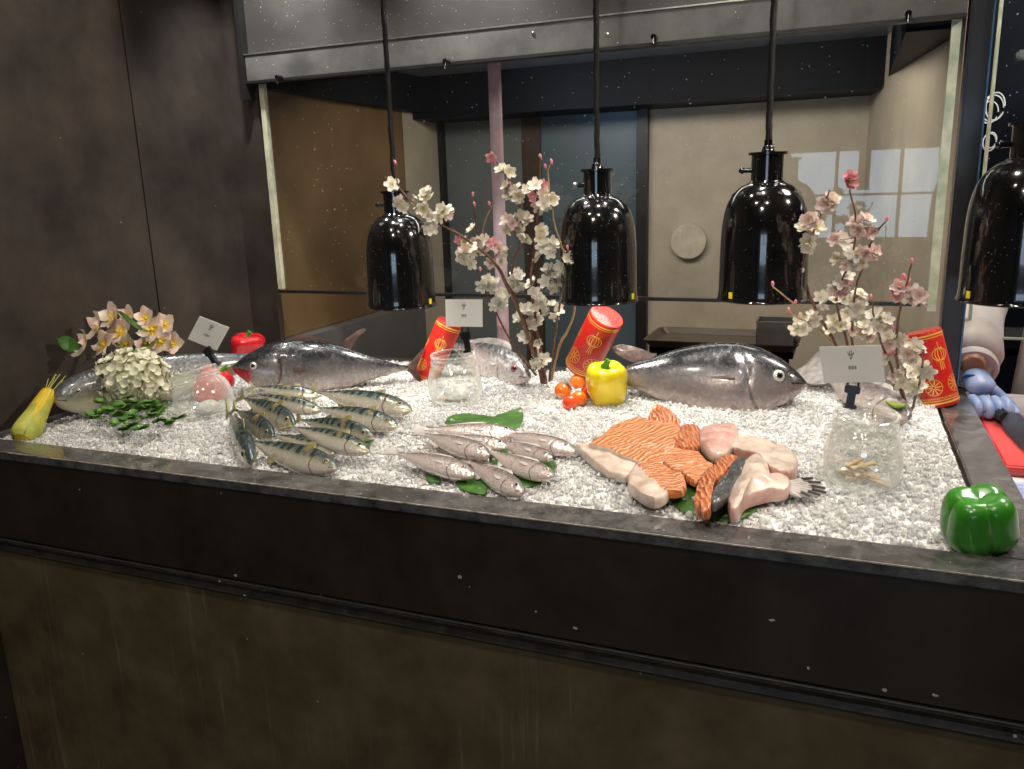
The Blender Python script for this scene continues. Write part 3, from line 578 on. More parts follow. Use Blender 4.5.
# ------------------------------------------------------------------ flat pieces: leaves and fillets
def piece(name,label,cat,px,dz,th,mats,group=None,tilt=None,crown=.12,wav=.006,parts=None,seed=0,base=None,parent=None,follow=False,mid=None):
    """px outline drawn on the ice, given real thickness th; mats: (top, side)"""
    P=[onice(x,y,dz) for x,y in px]; P=crom(P+[P[0]],4)[:-1]
    c_=sum(P,Vector())/len(P); m=len(P); area=sum(P[i].x*P[(i+1)%m].y-P[(i+1)%m].x*P[i].y for i in range(m))
    if area<0: P=P[::-1]
    z0=(c_.z-dz) if not follow else 0; rings=[(.93,0),(1.0,.12),(1.015,.45),(1.0,.75),(.975,.95),(.93,1.0),(.80,1+crown*.3),(.66,1+crown*.5),(.52,1+crown*.7),(.38,1+crown*.85),(.24,1+crown),(.1,1+crown)]
    V=[];Fc=[];fm=[]
    org=Vector((c_.x,c_.y,c_.z))
    for ri,(s_,h_) in enumerate(rings):
        for p in P:
            x=c_.x+(p.x-c_.x)*s_; y=c_.y+(p.y-c_.y)*s_; zb=(c_.z if not follow else hz(x,y)+dz)+ (tilt[0]*(x-c_.x)+tilt[1]*(y-c_.y) if tilt else 0)
            V.append(Vector((x,y,zb+th*h_-th*.5+(wav*(noise.noise(Vector((x*38+seed,y*38,seed)))+.5*noise.noise(Vector((x*110,y*110,seed)))) if h_>.4 else 0)))-org)
    k=len(rings)
    for i in range(k-1):
        for j in range(m): Fc.append((i*m+j,i*m+(j+1)%m,(i+1)*m+(j+1)%m,(i+1)*m+j)); fm.append(1 if i<(mid or 4) else 0)
    Fc.append(tuple(range(m))[::-1]); fm.append(1); Fc.append(tuple((k-1)*m+j for j in range(m))); fm.append(0)
    if parent:
        org2=parent.location; V=[v+org-org2 for v in V]
        return mk(name,V,Fc,None,parent,mats=list(mats),fm=fm)
    o=mk(name,V,Fc,None,None,mats=list(mats),fm=fm); o.location=org
    return tagit(o,label,cat,group)
def cpx(pts,s=3.075,ox=560,oy=280): return [(ox+x/s,oy+y/s) for x,y in pts]
lf=('leaf','leaf')
for nm,lab,pts,dz in (
 ('leaf_pad','dark green textured leaf pad behind the small pale fish',[(448,417),(470,413),(500,418),(521,408),(519,427),(495,427),(468,430),(446,428)],.003),
 ('banana_leaf','green leaf under the front left of the pale croakers',[(455,482),(470,476),(486,482),(484,494),(462,490)],.003),
 ('banana_leaf','small green leaf tip left of the pale croakers',[(425,475),(436,477),(440,482),(428,481)],.003),
 ('banana_leaf','green leaf showing between the middle pale croakers',[(488,455),(512,449),(520,462),(500,466),(520,478),(545,474),(553,462),(556,470),(540,484),(505,484)],.002),
 ('banana_leaf','green leaf under the mackerels, tip at their right',[(352,440),(366,436),(374,440),(366,446),(352,446)],.004)):
    piece(nm,lab,'leaf',pts,dz,.003,lf,'green leaves under the fish' if nm=='banana_leaf' else None,follow=True,crown=.1,wav=.003)
piece('banana_leaf','ribbed green leaf under the middle of the salmon pieces','leaf',cpx([(350,690),(385,610),(400,520),(470,520),(600,560),(680,590),(670,620),(560,640),(430,720)]),.002,.003,lf,'green leaves under the fish',follow=True,crown=.1,wav=.003)
piece('banana_leaf','ribbed green leaf sticking out in front of the salmon tail','leaf',cpx([(460,735),(490,690),(610,690),(560,735),(500,742)]),.002,.003,lf,'green leaves under the fish',follow=True,crown=.1,wav=.003)
G='salmon cuts on the ice'
piece('salmon_fillet','largest orange salmon fillet, striped, back left of the salmon cuts','salmon',cpx([(90,508),(180,455),(260,447),(360,462),(352,515),(325,535),(310,566),(250,560),(200,545),(130,525)]),.022,.014,('salA','belly'),G,tilt=(0,.05))
piece('salmon_skin_strip','long strip of pale salmon skin in front of the largest fillet','salmon',cpx([(48,518),(95,514),(160,535),(232,562),(225,598),(200,612),(150,596),(90,556)]),.010,.016,('belly','belly'),G)
piece('salmon_fillet','small orange salmon cut sticking up at the back of the pile','salmon',cpx([(262,446),(300,414),(368,446),(345,462),(300,462)]),.026,.018,('salC','salC'),G,tilt=(0,.3))
piece('salmon_fillet','rounded orange salmon cut between the largest fillet and the pink collar','salmon',cpx([(345,485),(385,455),(432,472),(430,518),(385,528),(350,515)]),.020,.018,('salC','salC'),G)
piece('salmon_fillet','flat square orange salmon fillet lying in the middle over the leaf','salmon',cpx([(320,528),(375,524),(470,572),(450,605),(415,630),(370,600),(318,565)]),.018,.012,('salB','salB'),G)
o=piece('salmon_fillet','orange salmon cut with broad white skin, frontmost left','salmon',cpx([(235,566),(290,568),(360,596),(388,648),(335,668),(300,640),(250,600)]),.018,.014,('salB','salB'),G)
piece('skin_flap',None,None,cpx([(212,612),(245,572),(300,610),(342,652),(290,700),(215,648)]),.016,.018,('belly','belly'),parent=o)['label']='white skin side'
piece('salmon_collar','pink salmon collar with bone at the back right of the cuts','salmon',cpx([(432,472),(480,455),(545,470),(530,520),(480,552),(432,512)]),.022,.020,('rose','belly'),G)
piece('salmon_belly','long pale pink salmon belly strip at the right of the cuts','salmon',cpx([(520,500),(560,488),(640,510),(725,552),(718,600),(660,598),(600,548),(530,530)]),.016,.020,('belly','rose'),G)
o=piece('salmon_steak','deep orange salmon steak with dark skin edge, in front of the collar','salmon',cpx([(410,705),(430,622),(480,566),(520,545),(548,550),(510,600),(470,650),(462,728),(430,730)]),.024,.020,('salC','salC'),G)
piece('skin_edge',None,None,cpx([(548,548),(572,556),(545,630),(490,705),(462,708),(478,650),(510,598)]),.028,.016,('skind','skind'),parent=o)['label']='dark shiny skin'
o=piece('salmon_tail','pale salmon tail piece with dark-tipped tail fin, front right of the cuts','salmon',cpx([(516,705),(520,660),(545,600),(590,548),(635,565),(650,615),(700,618),(700,655),(640,662),(570,690),(545,738),(525,738)]),.018,.022,('belly','rose'),G,crown=.6)
mb=MB(); a=onice(*cpx([(665,635)])[0],.018)-o.location
for k,(x,y) in enumerate([(775,612),(800,625),(815,642),(818,656),(800,664),(770,668),(740,668)]):
    e=onice(*cpx([(x,y)])[0],.012)-o.location; mb.tube([a+Vector((0,.004*(3-k)*.4,0)),a.lerp(e,.6),e],[.006,.004,.0015],6)
mb.xf(Matrix.Identity(4)); mb.build('tail_fin','finpale',o)
mb=MB()
for k,(x,y) in enumerate([(775,612),(800,625),(815,642),(818,656),(800,664),(770,668)]):
    e=onice(*cpx([(x,y)])[0],.012)-o.location; b_=a.lerp(e,.72)+Vector((0,0,.003)); mb.tube([b_,e+Vector((0,0,.001))],[.0028,.002],6)
mb.build('fin_tip','findark',o)
# ------------------------------------------------------------------ jars, clips, cards
def jar(label,px,py,w,hh,tilt=0,mat='jar',group='glass jars holding the price cards',fwd=0):
    b_=onice(px,py,0); b_.z-=.004; D=(b_-Vector(CAM)).dot(f); W=w*D/F*.5/1.04; H=hh
    t=thing('glass_jar',label,'jar',b_,Matrix.Rotation(tilt,3,'Y')@Matrix.Rotation(fwd,3,'X'))
    if group: t['group']=group
    o_=[(.001,.0),(.55,.0),(.78,.03),(.93,.12),(1.0,.30),(.985,.50),(.92,.64),(.84,.73),(.80,.77),(.82,.785),(.845,.80),(.82,.815),(.80,.83),(.82,.845),(.845,.86),(.82,.875),(.80,.90),(.81,.93),(.835,.96),(.83,.99),(.81,1.0)]
    pr=[(r_*W,z_*H) for r_,z_ in o_]; pin=[(max(r_*W-.0028,.0005),z_*H+(.004 if z_<.05 else 0)) for r_,z_ in o_[::-1]]
    pr=[tuple(v)[:2] for v in crom([Vector((a,b,0)) for a,b in pr],3)]; pin=[tuple(v)[:2] for v in crom([Vector((a,b,0)) for a,b in pin],3)]
    MB().lathe(pr+pin,64).build('jar_body',mat,t)
    MB().lathe([(.815*W,H*.995),(.835*W,H*1.006),(.80*W,H*1.012),(.785*W,H*1.0)],64,closed=True).build('rim',mat,t)
    return t,W,H
def chips(t,W,n,lab,mat='chip',z0=.006,seed=1,grp=None):
    random.seed(seed)
    for i in range(n):
        a=random.uniform(0,2*PI); r_=random.uniform(0,.45)*W; q=random.uniform(0,PI); ln=random.uniform(.016,.024)
        mb=MB().box((-ln,-.0035,-.0015),(ln,.0035,.0015),0,.0007)
        o=mb.build('wood_chip',mat,None,False); o.matrix_world=t.matrix_world@Matrix.Translation((r_*math.cos(a),r_*math.sin(a),z0+.0026*i*.7))@Matrix.Rotation(q,4,'Z')@Matrix.Rotation(random.uniform(-.12,.12),4,'X')
        tagit(o,lab,'wood chip',grp)
def cardclip(t,W,H,ang,corner,label,cliplab,cat_extra=None,lean=-.15):
    """clip on the jar rim at angle ang, card given by its four px corners (tl,tr,br,bl) at the clip's depth"""
    loc=t.matrix_world@Vector((.80*W*math.cos(ang),.80*W*math.sin(ang),H*1.0))
    Yd=loc.y+.004
    P=[at(x,y,Y=Yd+0.0) for x,y in corner]
    c_=sum(P,Vector())/4; ux=(P[1]-P[0]).normalized(); uz=(P[0]-P[3]); uz=(uz-ux*uz.dot(ux)).normalized(); n_=ux.cross(uz).normalized()
    if n_.y>0: n_=-n_
    uy=(P[0]-P[3]).normalized()
    w2=(P[1]-P[0]).length/2; h2=(P[0]-P[3]).length/2
    R=Matrix(((ux.x,-n_.x,uz.x),(ux.y,-n_.y,uz.y),(ux.z,-n_.z,uz.z)))
    SH=Matrix(((ux.x,-n_.x,uy.x,0),(ux.y,-n_.y,uy.y,0),(ux.z,-n_.z,uy.z,0),(0,0,0,1)))
    tc_=thing('price_card',label,'card',c_,None,'small price cards clipped on jars')
    MB().box((-w2,-.0006,-h2),(w2,.0006,h2)).xf(SH).build('card_sheet','card',tc_,False)
    mb=MB()
    def st(x0,z0,x1,z1,th=.0009): mb.tube([(x0,-.0009,z0),(x1,-.0009,z1)],th*.5,5)
    s=h2*.16; cz=h2*.52
    for a,b,c2,d2 in ((-1,1,-.3,-.2),(-.3,1.3,-.3,-1.4),(.3,1.5,.2,-1.2),(1,.9,.4,-.3),(-.9,-.1,.9,.3),(.2,-1.2,-.5,-1.6)): st(a*s,cz+b*s,c2*s,cz+d2*s,.0008)
    s=h2*.09; cz=-h2*.18
    for k in (-1.6,0,1.6):
        for a,b,c2,d2 in ((-.6,.9,.6,.9),(-.6,0,.6,0),(-.6,-.9,.6,-.9),(-.5,.9,-.5,-.9),(.5,.9,.5,-.9),(0,1.2,0,-1.1)): st((k+a)*s,cz+b*s,(k+c2)*s,cz+d2*s,.0005)
    mb.xf(SH); mb.build('writing','ink',tc_,False)
    # clip
    bz=(P[2]+P[3])/2; k=thing('card_clip',cliplab,'clip',loc,None,'black card clips on the jars')
    up=(bz+uz*.008-loc); hgt=max(up.length,.012); uu=up.normalized(); rx=uu.cross(Vector((0,1,0))).normalized() if abs(uu.y)<.99 else Vector((1,0,0)); yy=uu.cross(rx).normalized(); RR=Matrix(((rx.x,yy.x,uu.x,0),(rx.y,yy.y,uu.y,0),(rx.z,yy.z,uu.z,0),(0,0,0,1)))
    if rx.x<0: pass
    mb=MB().box((-.010,-.006,-.006),(.010,.006,0),0,.001).box((-.006,-.005,0),(.006,.005,hgt*.45),0,.001).box((-.011,-.005,hgt*.40),(.011,.005,hgt*.68),0,.0015); mb.xf(RR); mb.build('clip_body','clip',k,False)
    for sx in (-.0075,.0075):
        mb=MB().tube([(sx,-.003,hgt*.6),(sx,-.003,hgt*1.25)],[.0018,.0013],8); mb.xf(RR); mb.build('prong','clip',k)
t3,W,H=jar('clear wide-mouth jar at the front right, brown wood chips inside',861,481,76,.112,fwd=.10)
chips(t3,W,14,'pale brown wood chip lying in the front right jar',seed=4,grp='wood chips in the front right jar')
cardclip(t3,W,H,2.1,[(819,347.5),(881,345.5),(886,380),(824,383.5)],'white price card above the front right jar','black clip on the front right jar')
t2,W,H=jar('clear jar in the centre beside the leftmost firecracker, few chips inside',456,401,55,.110,fwd=.05)
chips(t2,W,4,'pale brown wood chip lying in the centre jar',seed=9,grp='wood chips in the centre jar')
MB().ball((0,.004,.022),.028,10,0,(1,.9,.65)).build('ice_fill','icebed',t2)
cardclip(t2,W,H,1.2,[(446,299),(483,299),(481,328),(446.5,326)],'white price card above the centre jar','black clip on the centre jar')
t1,W,H=jar('frosty tilted jar at the left between white hydrangea and red pepper',210,414,60,.100,tilt=-.33,mat='jarfrost')
MB().ball((0,0,.020),.024,10,0,(1,1,.6)).build('ice_fill','icebed',t1)
cardclip(t1,W,H,.7,[(200,316),(229.5,327.5),(216,350.5),(188,339)],'tilted white price card above the left jar, in front of the wall','black clip on the left jar')
# ------------------------------------------------------------------ firecrackers
def cracker(label,b,tp,Y,rpx,yaw=0,string=False,dY=0):
    B=at(*b,Y=Y); T=at(*tp,Y=Y+dY); Z=(T-B); Ln=Z.length; Z.normalize(); D=((B+T)/2-Vector(CAM)).dot(f); R_=rpx*D/F
    tocam=(Vector(CAM)-(B+T)/2); Yx=-(tocam-Z*tocam.dot(Z)).normalized(); X=Yx.cross(Z).normalized()
    R=Matrix(((X.x,Yx.x,Z.x),(X.y,Yx.y,Z.y),(X.z,Yx.z,Z.z)))@Matrix.Rotation(yaw,3,'Z')
    t=thing('firecracker',label,'decoration',B,R,'red firecracker tubes')
    MB().lathe([(.0005,0),(R_*.9,0),(R_*.97,.001),(R_,.004),(R_,Ln-.004),(R_*.97,Ln-.001),(R_*.9,Ln-.0005)],48).build('tube','fire',t)
    MB().lathe([(R_*.93,Ln-.002),(R_*.93,Ln),(.0005,Ln+.0006)],48).build('top_cap','firetop',t)
    MB().lathe([(R_*.93,.001),(R_*.93,-.001),(.0005,-.0012)],48).build('bottom_cap','firetop',t)
    def rib(pts,wd,mb):
        V=[];Fc=[]
        for i,(a,z) in enumerate(pts):
            a0,z0=pts[max(i-1,0)];a1,z1=pts[min(i+1,len(pts)-1)]; dx,dz=(a1-a0),(z1-z0); l=math.hypot(dx,dz) or 1; nx_,nz_=-dz/l,dx/l
            for sg in (-1,1):
                aa=(a+sg*nx_*wd/2)/R_; V.append((R_*1.008*math.sin(aa),-R_*1.008*math.cos(aa),z+sg*nz_*wd/2))
        for i in range(len(pts)-1): Fc.append((2*i,2*i+1,2*i+3,2*i+2))
        mb.add(V,Fc)
    def ell(cx,cz,rx,rz,n=18): return [(cx+rx*math.cos(2*PI*i/n),cz+rz*math.sin(2*PI*i/n)) for i in range(n+1)]
    mb=MB(); circ=2*PI*R_
    for z,wd in ((.008,.0034),(.0135,.0016),(Ln-.008,.0034),(Ln-.0135,.0016)): mb=MB(); rib([(circ*i/40,z) for i in range(41)],wd,mb); mb.build('gold_band','gold',t)
    mb=MB(); rib([(circ*i/104,.0165+(.004 if i%2 else 0)) for i in range(105)],.0014,mb); mb.build('gold_zigzag','gold',t)
    for k in range(4):
        cx=circ*k/4; cz=Ln*(.68 if k%2==0 else .60); s=R_*.44; mb=MB()
        for rr in (1,.62,.25): rib(ell(cx,cz,s*rr,s*.8),.0016,mb)
        rib([(cx-s*.5,cz+s*.85),(cx+s*.5,cz+s*.85)],.0026,mb); rib([(cx-s*.5,cz-s*.85),(cx+s*.5,cz-s*.85)],.0016,mb); rib([(cx,cz+s*.9),(cx,cz+s*1.6)],.0014,mb)
        for q in (-.2,0,.2): rib([(cx+q*s,cz-s*.9),(cx+q*s*1.4,cz-s*2)],.0014,mb)
        mb.build('lantern_motif','gold',t)
    for k in range(5):
        cx=circ*(k+.4)/5; cz=Ln*.27; s=R_*.42; mb=MB()
        for i in range(10):
            a=2*PI*i/10; rib([(cx+s*.35*math.cos(a),cz+s*.35*math.sin(a)),(cx+s*math.cos(a),cz+s*math.sin(a))],.0018,mb)
        rib(ell(cx,cz,s*.25,s*.25,10),.0016,mb); rib(ell(cx,cz,s*1.1,s*1.1,20),.0011,mb); mb.build('flower_motif','gold',t)
    if string:
        for sx in (-1,1): MB().tube([(0,-.006,0),(sx*.002,-.007,-.015),(sx*.006,-.010,-.036)],.0011,6).build('string','stem',t)
    return t
q=onice(431,378,.0); cracker('leftmost red firecracker tube, leaning left behind the centre jar',(424,381),(450,322),q.y,13,dY=.02)
q=onice(585,372,.03); cracker('red gold-lantern firecracker tube leaning right behind the yellow pepper',(581,367),(607,316),q.y,17.5,dY=-.045)
q=onice(941,402,.01); cracker('rightmost red firecracker tube beside the corner post, green string below',(941,404),(922,331),q.y+.01,17.5,string=True,dY=.01,yaw=.6)
# ------------------------------------------------------------------ peppers, tomatoes
def pepper(name,label,cat,c_,R_,Hh,mat,R=None,lobes=4,stem=True,group=None,ph=0,leafy=False,squash=(1,1),amp=.075):
    t=thing(name,label,cat,c_,R,group)
    pr=[(.02,-.84),(.25,-.92),(.46,-.97),(.64,-.90),(.78,-.72),(.88,-.42),(.95,-.05),(1.0,.28),(.99,.52),(.92,.74),(.77,.90),(.57,.955),(.38,.93),(.22,.85),(.10,.79),(.01,.77)]
    pr=[(a*R_,b*Hh/2) for a,b in pr]; pr=[(max(v.x,1e-4),v.y) for v in crom([Vector((a,b,0)) for a,b in pr],4)]
    wob=lambda w,r_,z_: 1+amp*abs(math.cos(lobes/2*(w+ph)))**.6*(1.0-.25*z_/(Hh/2))-amp
    mb=MB().lathe(pr,72,wob=wob)
    for v in mb.v:
        w=math.atan2(v.y,v.x); rr=math.hypot(v.x,v.y)/R_; v.z+= (-1 if v.z<0 else .8)*Hh*.05*rr*abs(math.cos(lobes/2*(w+ph)))**1.6; v.x*=squash[0]; v.y*=squash[1]
        v+=Vector((noise.noise(v*30),noise.noise(v*30+Vector((5,5,5))),0))*R_*.04
    mb.build('fruit',mat,t)
    if stem:
        mb=MB().tube([(0,0,Hh*.36),(0,0,Hh*.46),(.002,.001,Hh*.54),(.006,.003,Hh*.62)],[R_*.16,R_*.13,R_*.12,R_*.15],12); s_=mb.build('stem','stem',t)
        MB().lathe([(.001,Hh*.395),(R_*.26,Hh*.405),(R_*.34,Hh*.425),(R_*.20,Hh*.43),(.001,Hh*.43)],24,wob=lambda w,a,b: 1+.2*math.cos(5*w)).build('calyx','stem',s_)
    return t
def sizepx(c_,px): return px*(c_-Vector(CAM)).dot(f)/F
c_=onice(607,385,.036); r_=sizepx(c_,21.5)
t=pepper('yellow_pepper','yellow bell pepper with green stem beside the small tomatoes','pepper',c_,r_,r_*2.0,'yellow',Matrix.Rotation(.18,3,'X'),ph=.2,amp=.05)
mb=MB(); V=[];Fc=[]
for i in range(9):
    s=i/8; w_=.006*math.sin(PI*min(1,s*.9+.08)); x=-.012+.010*s*1.2; z=.030+.026*s
    V+= [(x-w_,-.004+.006*s,z),(x,-.007+.006*s,z),(x+w_,-.004+.006*s,z),(x-w_,-.003+.006*s,z),(x+w_,-.003+.006*s,z)]
for i in range(8):
    a=i*5;b=a+5; Fc+=[(a,a+1,b+1,b),(a+1,a+2,b+2,b+1),(a+2,a+4,b+4,b+2),(a+4,a+3,b+3,b+4),(a+3,a,b,b+3)]
Fc+=[(0,3,4,2,1),(40,41,42,44,43)]
mk('leaf',V,Fc,'stem',t)
c_=onice(979,519,.038); r_=sizepx(c_,37)
pepper('green_pepper','large glossy green bell pepper lying on the front right corner of ledge','pepper',c_,r_,r_*1.55,'green',Matrix.Rotation(-.12,3,'Y')@Matrix.Rotation(PI+.25,3,'X')@Matrix.Rotation(.0,3,'Z'),lobes=4,ph=1.05,squash=(1,.95),amp=.17)
c_=at(248,346,Y=1.78); r_=sizepx(c_,17.5)
pepper('red_pepper','red bell pepper behind the two big fish at the wall','pepper',c_,r_,r_*1.35,'red',Matrix.Rotation(.1,3,'Y'),ph=.3)
c_=onice(213,386,.032); r_=sizepx(c_,18)
pepper('red_pepper','red bell pepper behind the left jar, below the tilted card','pepper',c_,r_,r_*2.1,'red',Matrix.Rotation(.45,3,'Y')@Matrix.Rotation(-.4,3,'X'),ph=.1,amp=.04)
c_=at(560,300,Y=1.7)
for i,(px,py,rr,mt,lab) in enumerate(((563,391,9,'orange','leftmost small orange tomato beside the yellow pepper'),(578,382,8.5,'orange','topmost small orange tomato, under the firecracker'),(579,399,8.5,'orange','front small orange tomato touching the yellow pepper'),(570,403,8,'tomred','lowest small red tomato, half sunk in ice'),(588,392,7,'tomred','small red tomato half hidden by the yellow pepper'))):
    c_=onice(px,py,.012); r_=sizepx(c_,rr); t=thing('cherry_tomato',lab,'tomato',c_,Matrix.Rotation(.8*i,3,'Z')@Matrix.Rotation(.9,3,'Y'),'small tomatoes by the yellow pepper')
    MB().ball((0,0,0),r_,12,0,(1,1,.93)).build('fruit',mt,t)
    mb=MB()
    for k in range(5): a=2*PI*k/5; mb.tube([(0,0,r_*.93),(r_*.3*math.cos(a),r_*.3*math.sin(a),r_*.97),(r_*.55*math.cos(a),r_*.55*math.sin(a),r_*.86)],[r_*.08,r_*.08,r_*.02],6)
    mb.build('calyx','twig',t)
# ------------------------------------------------------------------ corn
B=onice(22,440,.000); T=at(50,390,X=-1.525); 
Z=(T-B); Ln=Z.length; R=Z.normalized().to_track_quat('Z','Y').to_matrix(); t=thing('corn_cob','yellow corn cob leaning on the wall left of the big fish head','corn',B,R)
r_=sizepx(B,13); mb=MB(); V=[];Fc=[]; NR,NA=46,56
for i in range(NR+1):
    s=i/NR; rad=r_*(1.0-.45*s**1.6)*(1 if s>.14 else .55+.45*math.sin(s/.14*PI/2))*(1 if s<.93 else math.sqrt(max(0.02,1-((s-.93)/.07)**2)))
    for k in range(NA):
        a=2*PI*k/NA; kk=.93+.07*abs(math.sin(7*a))*abs(math.sin(PI*(s*22+.5*(int(7*a/PI)%2)))); V.append((rad*kk*math.cos(a),rad*kk*math.sin(a),s*Ln))
for i in range(NR):
    for k in range(NA): Fc.append((i*NA+k,i*NA+(k+1)%NA,(i+1)*NA+(k+1)%NA,(i+1)*NA+k))
Fc.append(tuple(range(NA))[::-1]); mk('kernels',V,Fc,'corn',t)
for j in range(5):
    V=[];Fc=[]; a0=2*PI*j/5+.3
    for i in range(13):
        s=i/12; wd=.62*math.sin(PI*min(1,(.35+.65*s)))+.02; rad=r_*(1.07-.38*s**1.5)*(1 if s>.2 else .60+.40*math.sin(s/.2*PI/2))
        for q in range(5):
            a=a0+wd*(q-2)/2
            V.append((rad*math.cos(a),rad*math.sin(a),s*Ln*(.55+.12*(j%3)))); 
    n0=len(V); V+=[(v[0]*1.03,v[1]*1.03,v[2]) for v in V[:n0]]
    for i in range(12):
        for q in range(4): a=i*5+q; Fc.append((a,a+5,a+6,a+1)); Fc.append((n0+a,n0+a+1,n0+a+6,n0+a+5))
    mk('husk_leaf',V,Fc,'husk',t)
mb=MB()
for j in range(9):
    a=random.uniform(0,6.28); q=random.uniform(.3,1); mb.tube([(.006*math.cos(a),.006*math.sin(a),Ln*.75),(.012*math.cos(a),.012*math.sin(a)-.006,Ln*1.0),(.02*math.cos(a)-.012*q,.014*math.sin(a),Ln*(1.1+.16*q))],.0008,5)
mb.build('corn_silk','husk',t)
# ------------------------------------------------------------------ flowers
def petal(ln,wd,cup,n=6,notch=.0,th=.0004,twist=0,point=0):
    """petal along +X; returns V,F double sided"""
    V=[];Fc=[];m=5
    for i in range(n+1):
        s=i/n; w_=wd*(math.sin(PI*(s*.80+.10))**(.75 if not point else 1.1)) if s<1 else wd*(.45 if not point else .08)
        for k in range(m):
            q=(k-(m-1)/2)/((m-1)/2); x=ln*s-(notch*ln*(1-abs(q)) if i==n else 0)-ln*.06*q*q*s; V.append(Vector((x,w_*q,cup*ln*s*s*.55+.18*wd*q*q*(1-s*.5)+twist*q*s*wd)))
    k0=len(V); V+=[v-Vector((0,0,th)) for v in V]
    for i in range(n):
        for k in range(m-1):
            a=i*m+k; Fc.append((a,a+m,a+m+1,a+1)); Fc.append((k0+a,k0+a+1,k0+a+m+1,k0+a+m))
    return V,Fc
def flower_mesh(nm,r_,mats,np_=5,w_=.62,cup=.5,notch=.12,stamens=9,point=0,twist=0,cr=.15,inner=0,yel=0):
    mb=MB()
    for lay in range(1+inner):
      for k in range(np_):
        V,Fc=petal(r_*(1-.3*lay),r_*w_*(.5-.1*lay)*1.15,cup+.5*lay+random.uniform(-.15,.15),notch=notch,point=point,twist=twist)
        Rz=Matrix.Rotation(2*PI*k/np_+lay*.6+random.uniform(-.08,.08),4,'Z'); mb.add([Rz@v for v in V],Fc,0)
        if yel: mb.m[-len(Fc):]=[1 if (i//8)<yel else 0 for i in range(len(Fc))]
    mb.ball((0,0,r_*.06),r_*cr,6,1,(1,1,.5))
    for k in range(stamens):
        a=2*PI*k/stamens; e=(r_*.26*math.cos(a),r_*.26*math.sin(a),r_*.38); mb.tube([(0,0,.0),e],r_*.018,4,1); mb.ball(e,r_*.045,3,2)
    me=mk(nm,mb.v,mb.f,None,None,mats=mats,fm=mb.m); d_=me.data; bpy.data.objects.remove(me); return d_
random.seed(11)
FM=[flower_mesh('blossom',.0150,['pw','pb','stam'],cup=.45),flower_mesh('blossom',.0155,['pw','stam','stam'],cup=.9,inner=1),flower_mesh('blossom',.0145,['pb','pp','stam'],cup=.5,inner=1),flower_mesh('blossom',.0125,['pp','pb','stam'],cup=.8,inner=1),flower_mesh('blossom',.0165,['pw','stam','stam'],cup=.15)]
mb=MB().ball((0,0,.004),.0035,6,0,(.8,.8,1.4)); mb.tube([(0,0,-.004),(0,0,.001)],.0012,6,1); bm_=mk('blossom_bud',mb.v,mb.f,None,None,mats=['pp','twigt'],fm=mb.m); BUD=bm_.data; bpy.data.objects.remove(bm_)
def inst(name,data,par,loc,R): 
    o=bpy.data.objects.new(name,data); COL.objects.link(o); o.parent=par; m_=R.to_4x4(); m_.translation=loc; o.matrix_local=m_; return o
def branchthing(label,base,paths,clusters,buds,dens=1.8):
    t=thing('cherry_blossom_branch',label,'flowers',base)
    mb=None; pts_all=[]
    for path,mat_,r0 in paths:
        P=[at(x,y,Y=Y_) for x,y,Y_ in path]; P=crom(P,5); n=len(P)
        P=[p+Vector((noise.noise(p*40),noise.noise(p*40+Vector((3,1,2))),0))*.003 for p in P]
        MB().tube([p-base for p in P],[lerp(r0,.0011,i/(n-1)) for i in range(n)],8).build('branch',mat_,t); pts_all+=P
    cnt=0; mass=MB(); PP=[px_of(p) for p in pts_all]
    def depth_at(x,y): i=min(range(len(PP)),key=lambda k:(PP[k][0]-x)**2+(PP[k][1]-y)**2); return pts_all[i].y-.004
    for px,py,rp,n,Y_,pal in clusters:
        n=max(1,round(n*dens)) if n>1 else n; c_=at(px,py,Y=depth_at(px,py)); R0=sizepx(c_,rp*1.22)
        for i in range(n):
            v=Vector((random.gauss(0,1),random.gauss(0,1),random.gauss(0,1))).normalized()*R0*random.uniform(.35,1.0) if n>1 else Vector((0,0,0))
            v.y*=.7; p=c_+v; nr=(v.normalized()*.7+Vector((random.uniform(-.5,.5),-.9,random.uniform(-.3,.7)))).normalized()
            q=min(pts_all,key=lambda a:(a-p).length); dl=(p-q).length
            if dl>.034: p=q+(p-q)*(.034/dl)
            R=nr.to_track_quat('Z','Y').to_matrix()@Matrix.Rotation(random.uniform(0,6),3,'Z')@Matrix.Scale(random.uniform(.85,1.15),3); me_=FM[random.choice(pal)]; cnt+=1
            if cnt<=100: inst('blossom',me_,t,p-base,R)
            else: mass.add([p-base+R@v.co for v in me_.vertices],[tuple(q.vertices) for q in me_.polygons],0); mass.m[-len(me_.polygons):]=[(4 if i==2 else (0 if i==0 else 1)) if False else 0 for i in range(len(me_.polygons))]
            if (q-p).length>.006: MB().tube([q-base,(q+p)/2-base+Vector((0,0,-.002)),p-base],.0007,5).build('flower_stalk','twig',t)
    if mass.v: mass.build('blossom_mass','pw',t)['kind']='stuff'
    for px,py,Y_ in buds:
        p=at(px,py,Y=depth_at(px,py)+.004); q=min(pts_all,key=lambda a:(a-p).length); p=q+(p-q)*min(1,.006/max((p-q).length,1e-6)); inst('bud',BUD,t,p-base,Vector((random.uniform(-.4,.4),-.2,1)).normalized().to_track_quat('Z','Y').to_matrix())
    return t
Yb=at(545,380,z=.965).y-.01; W0=[0,1,4,0,1,4,2]; Wp=[2,0,0,3]; Wd=[3,2]
def yy(y,top=1.56): return lerp(Yb,top,min(1,max(0,(380-y)/150)))
def pth(l,top=1.56): return [(x,y,yy(y,top)) for x,y in l]
base=at(545,383,Y=Yb)
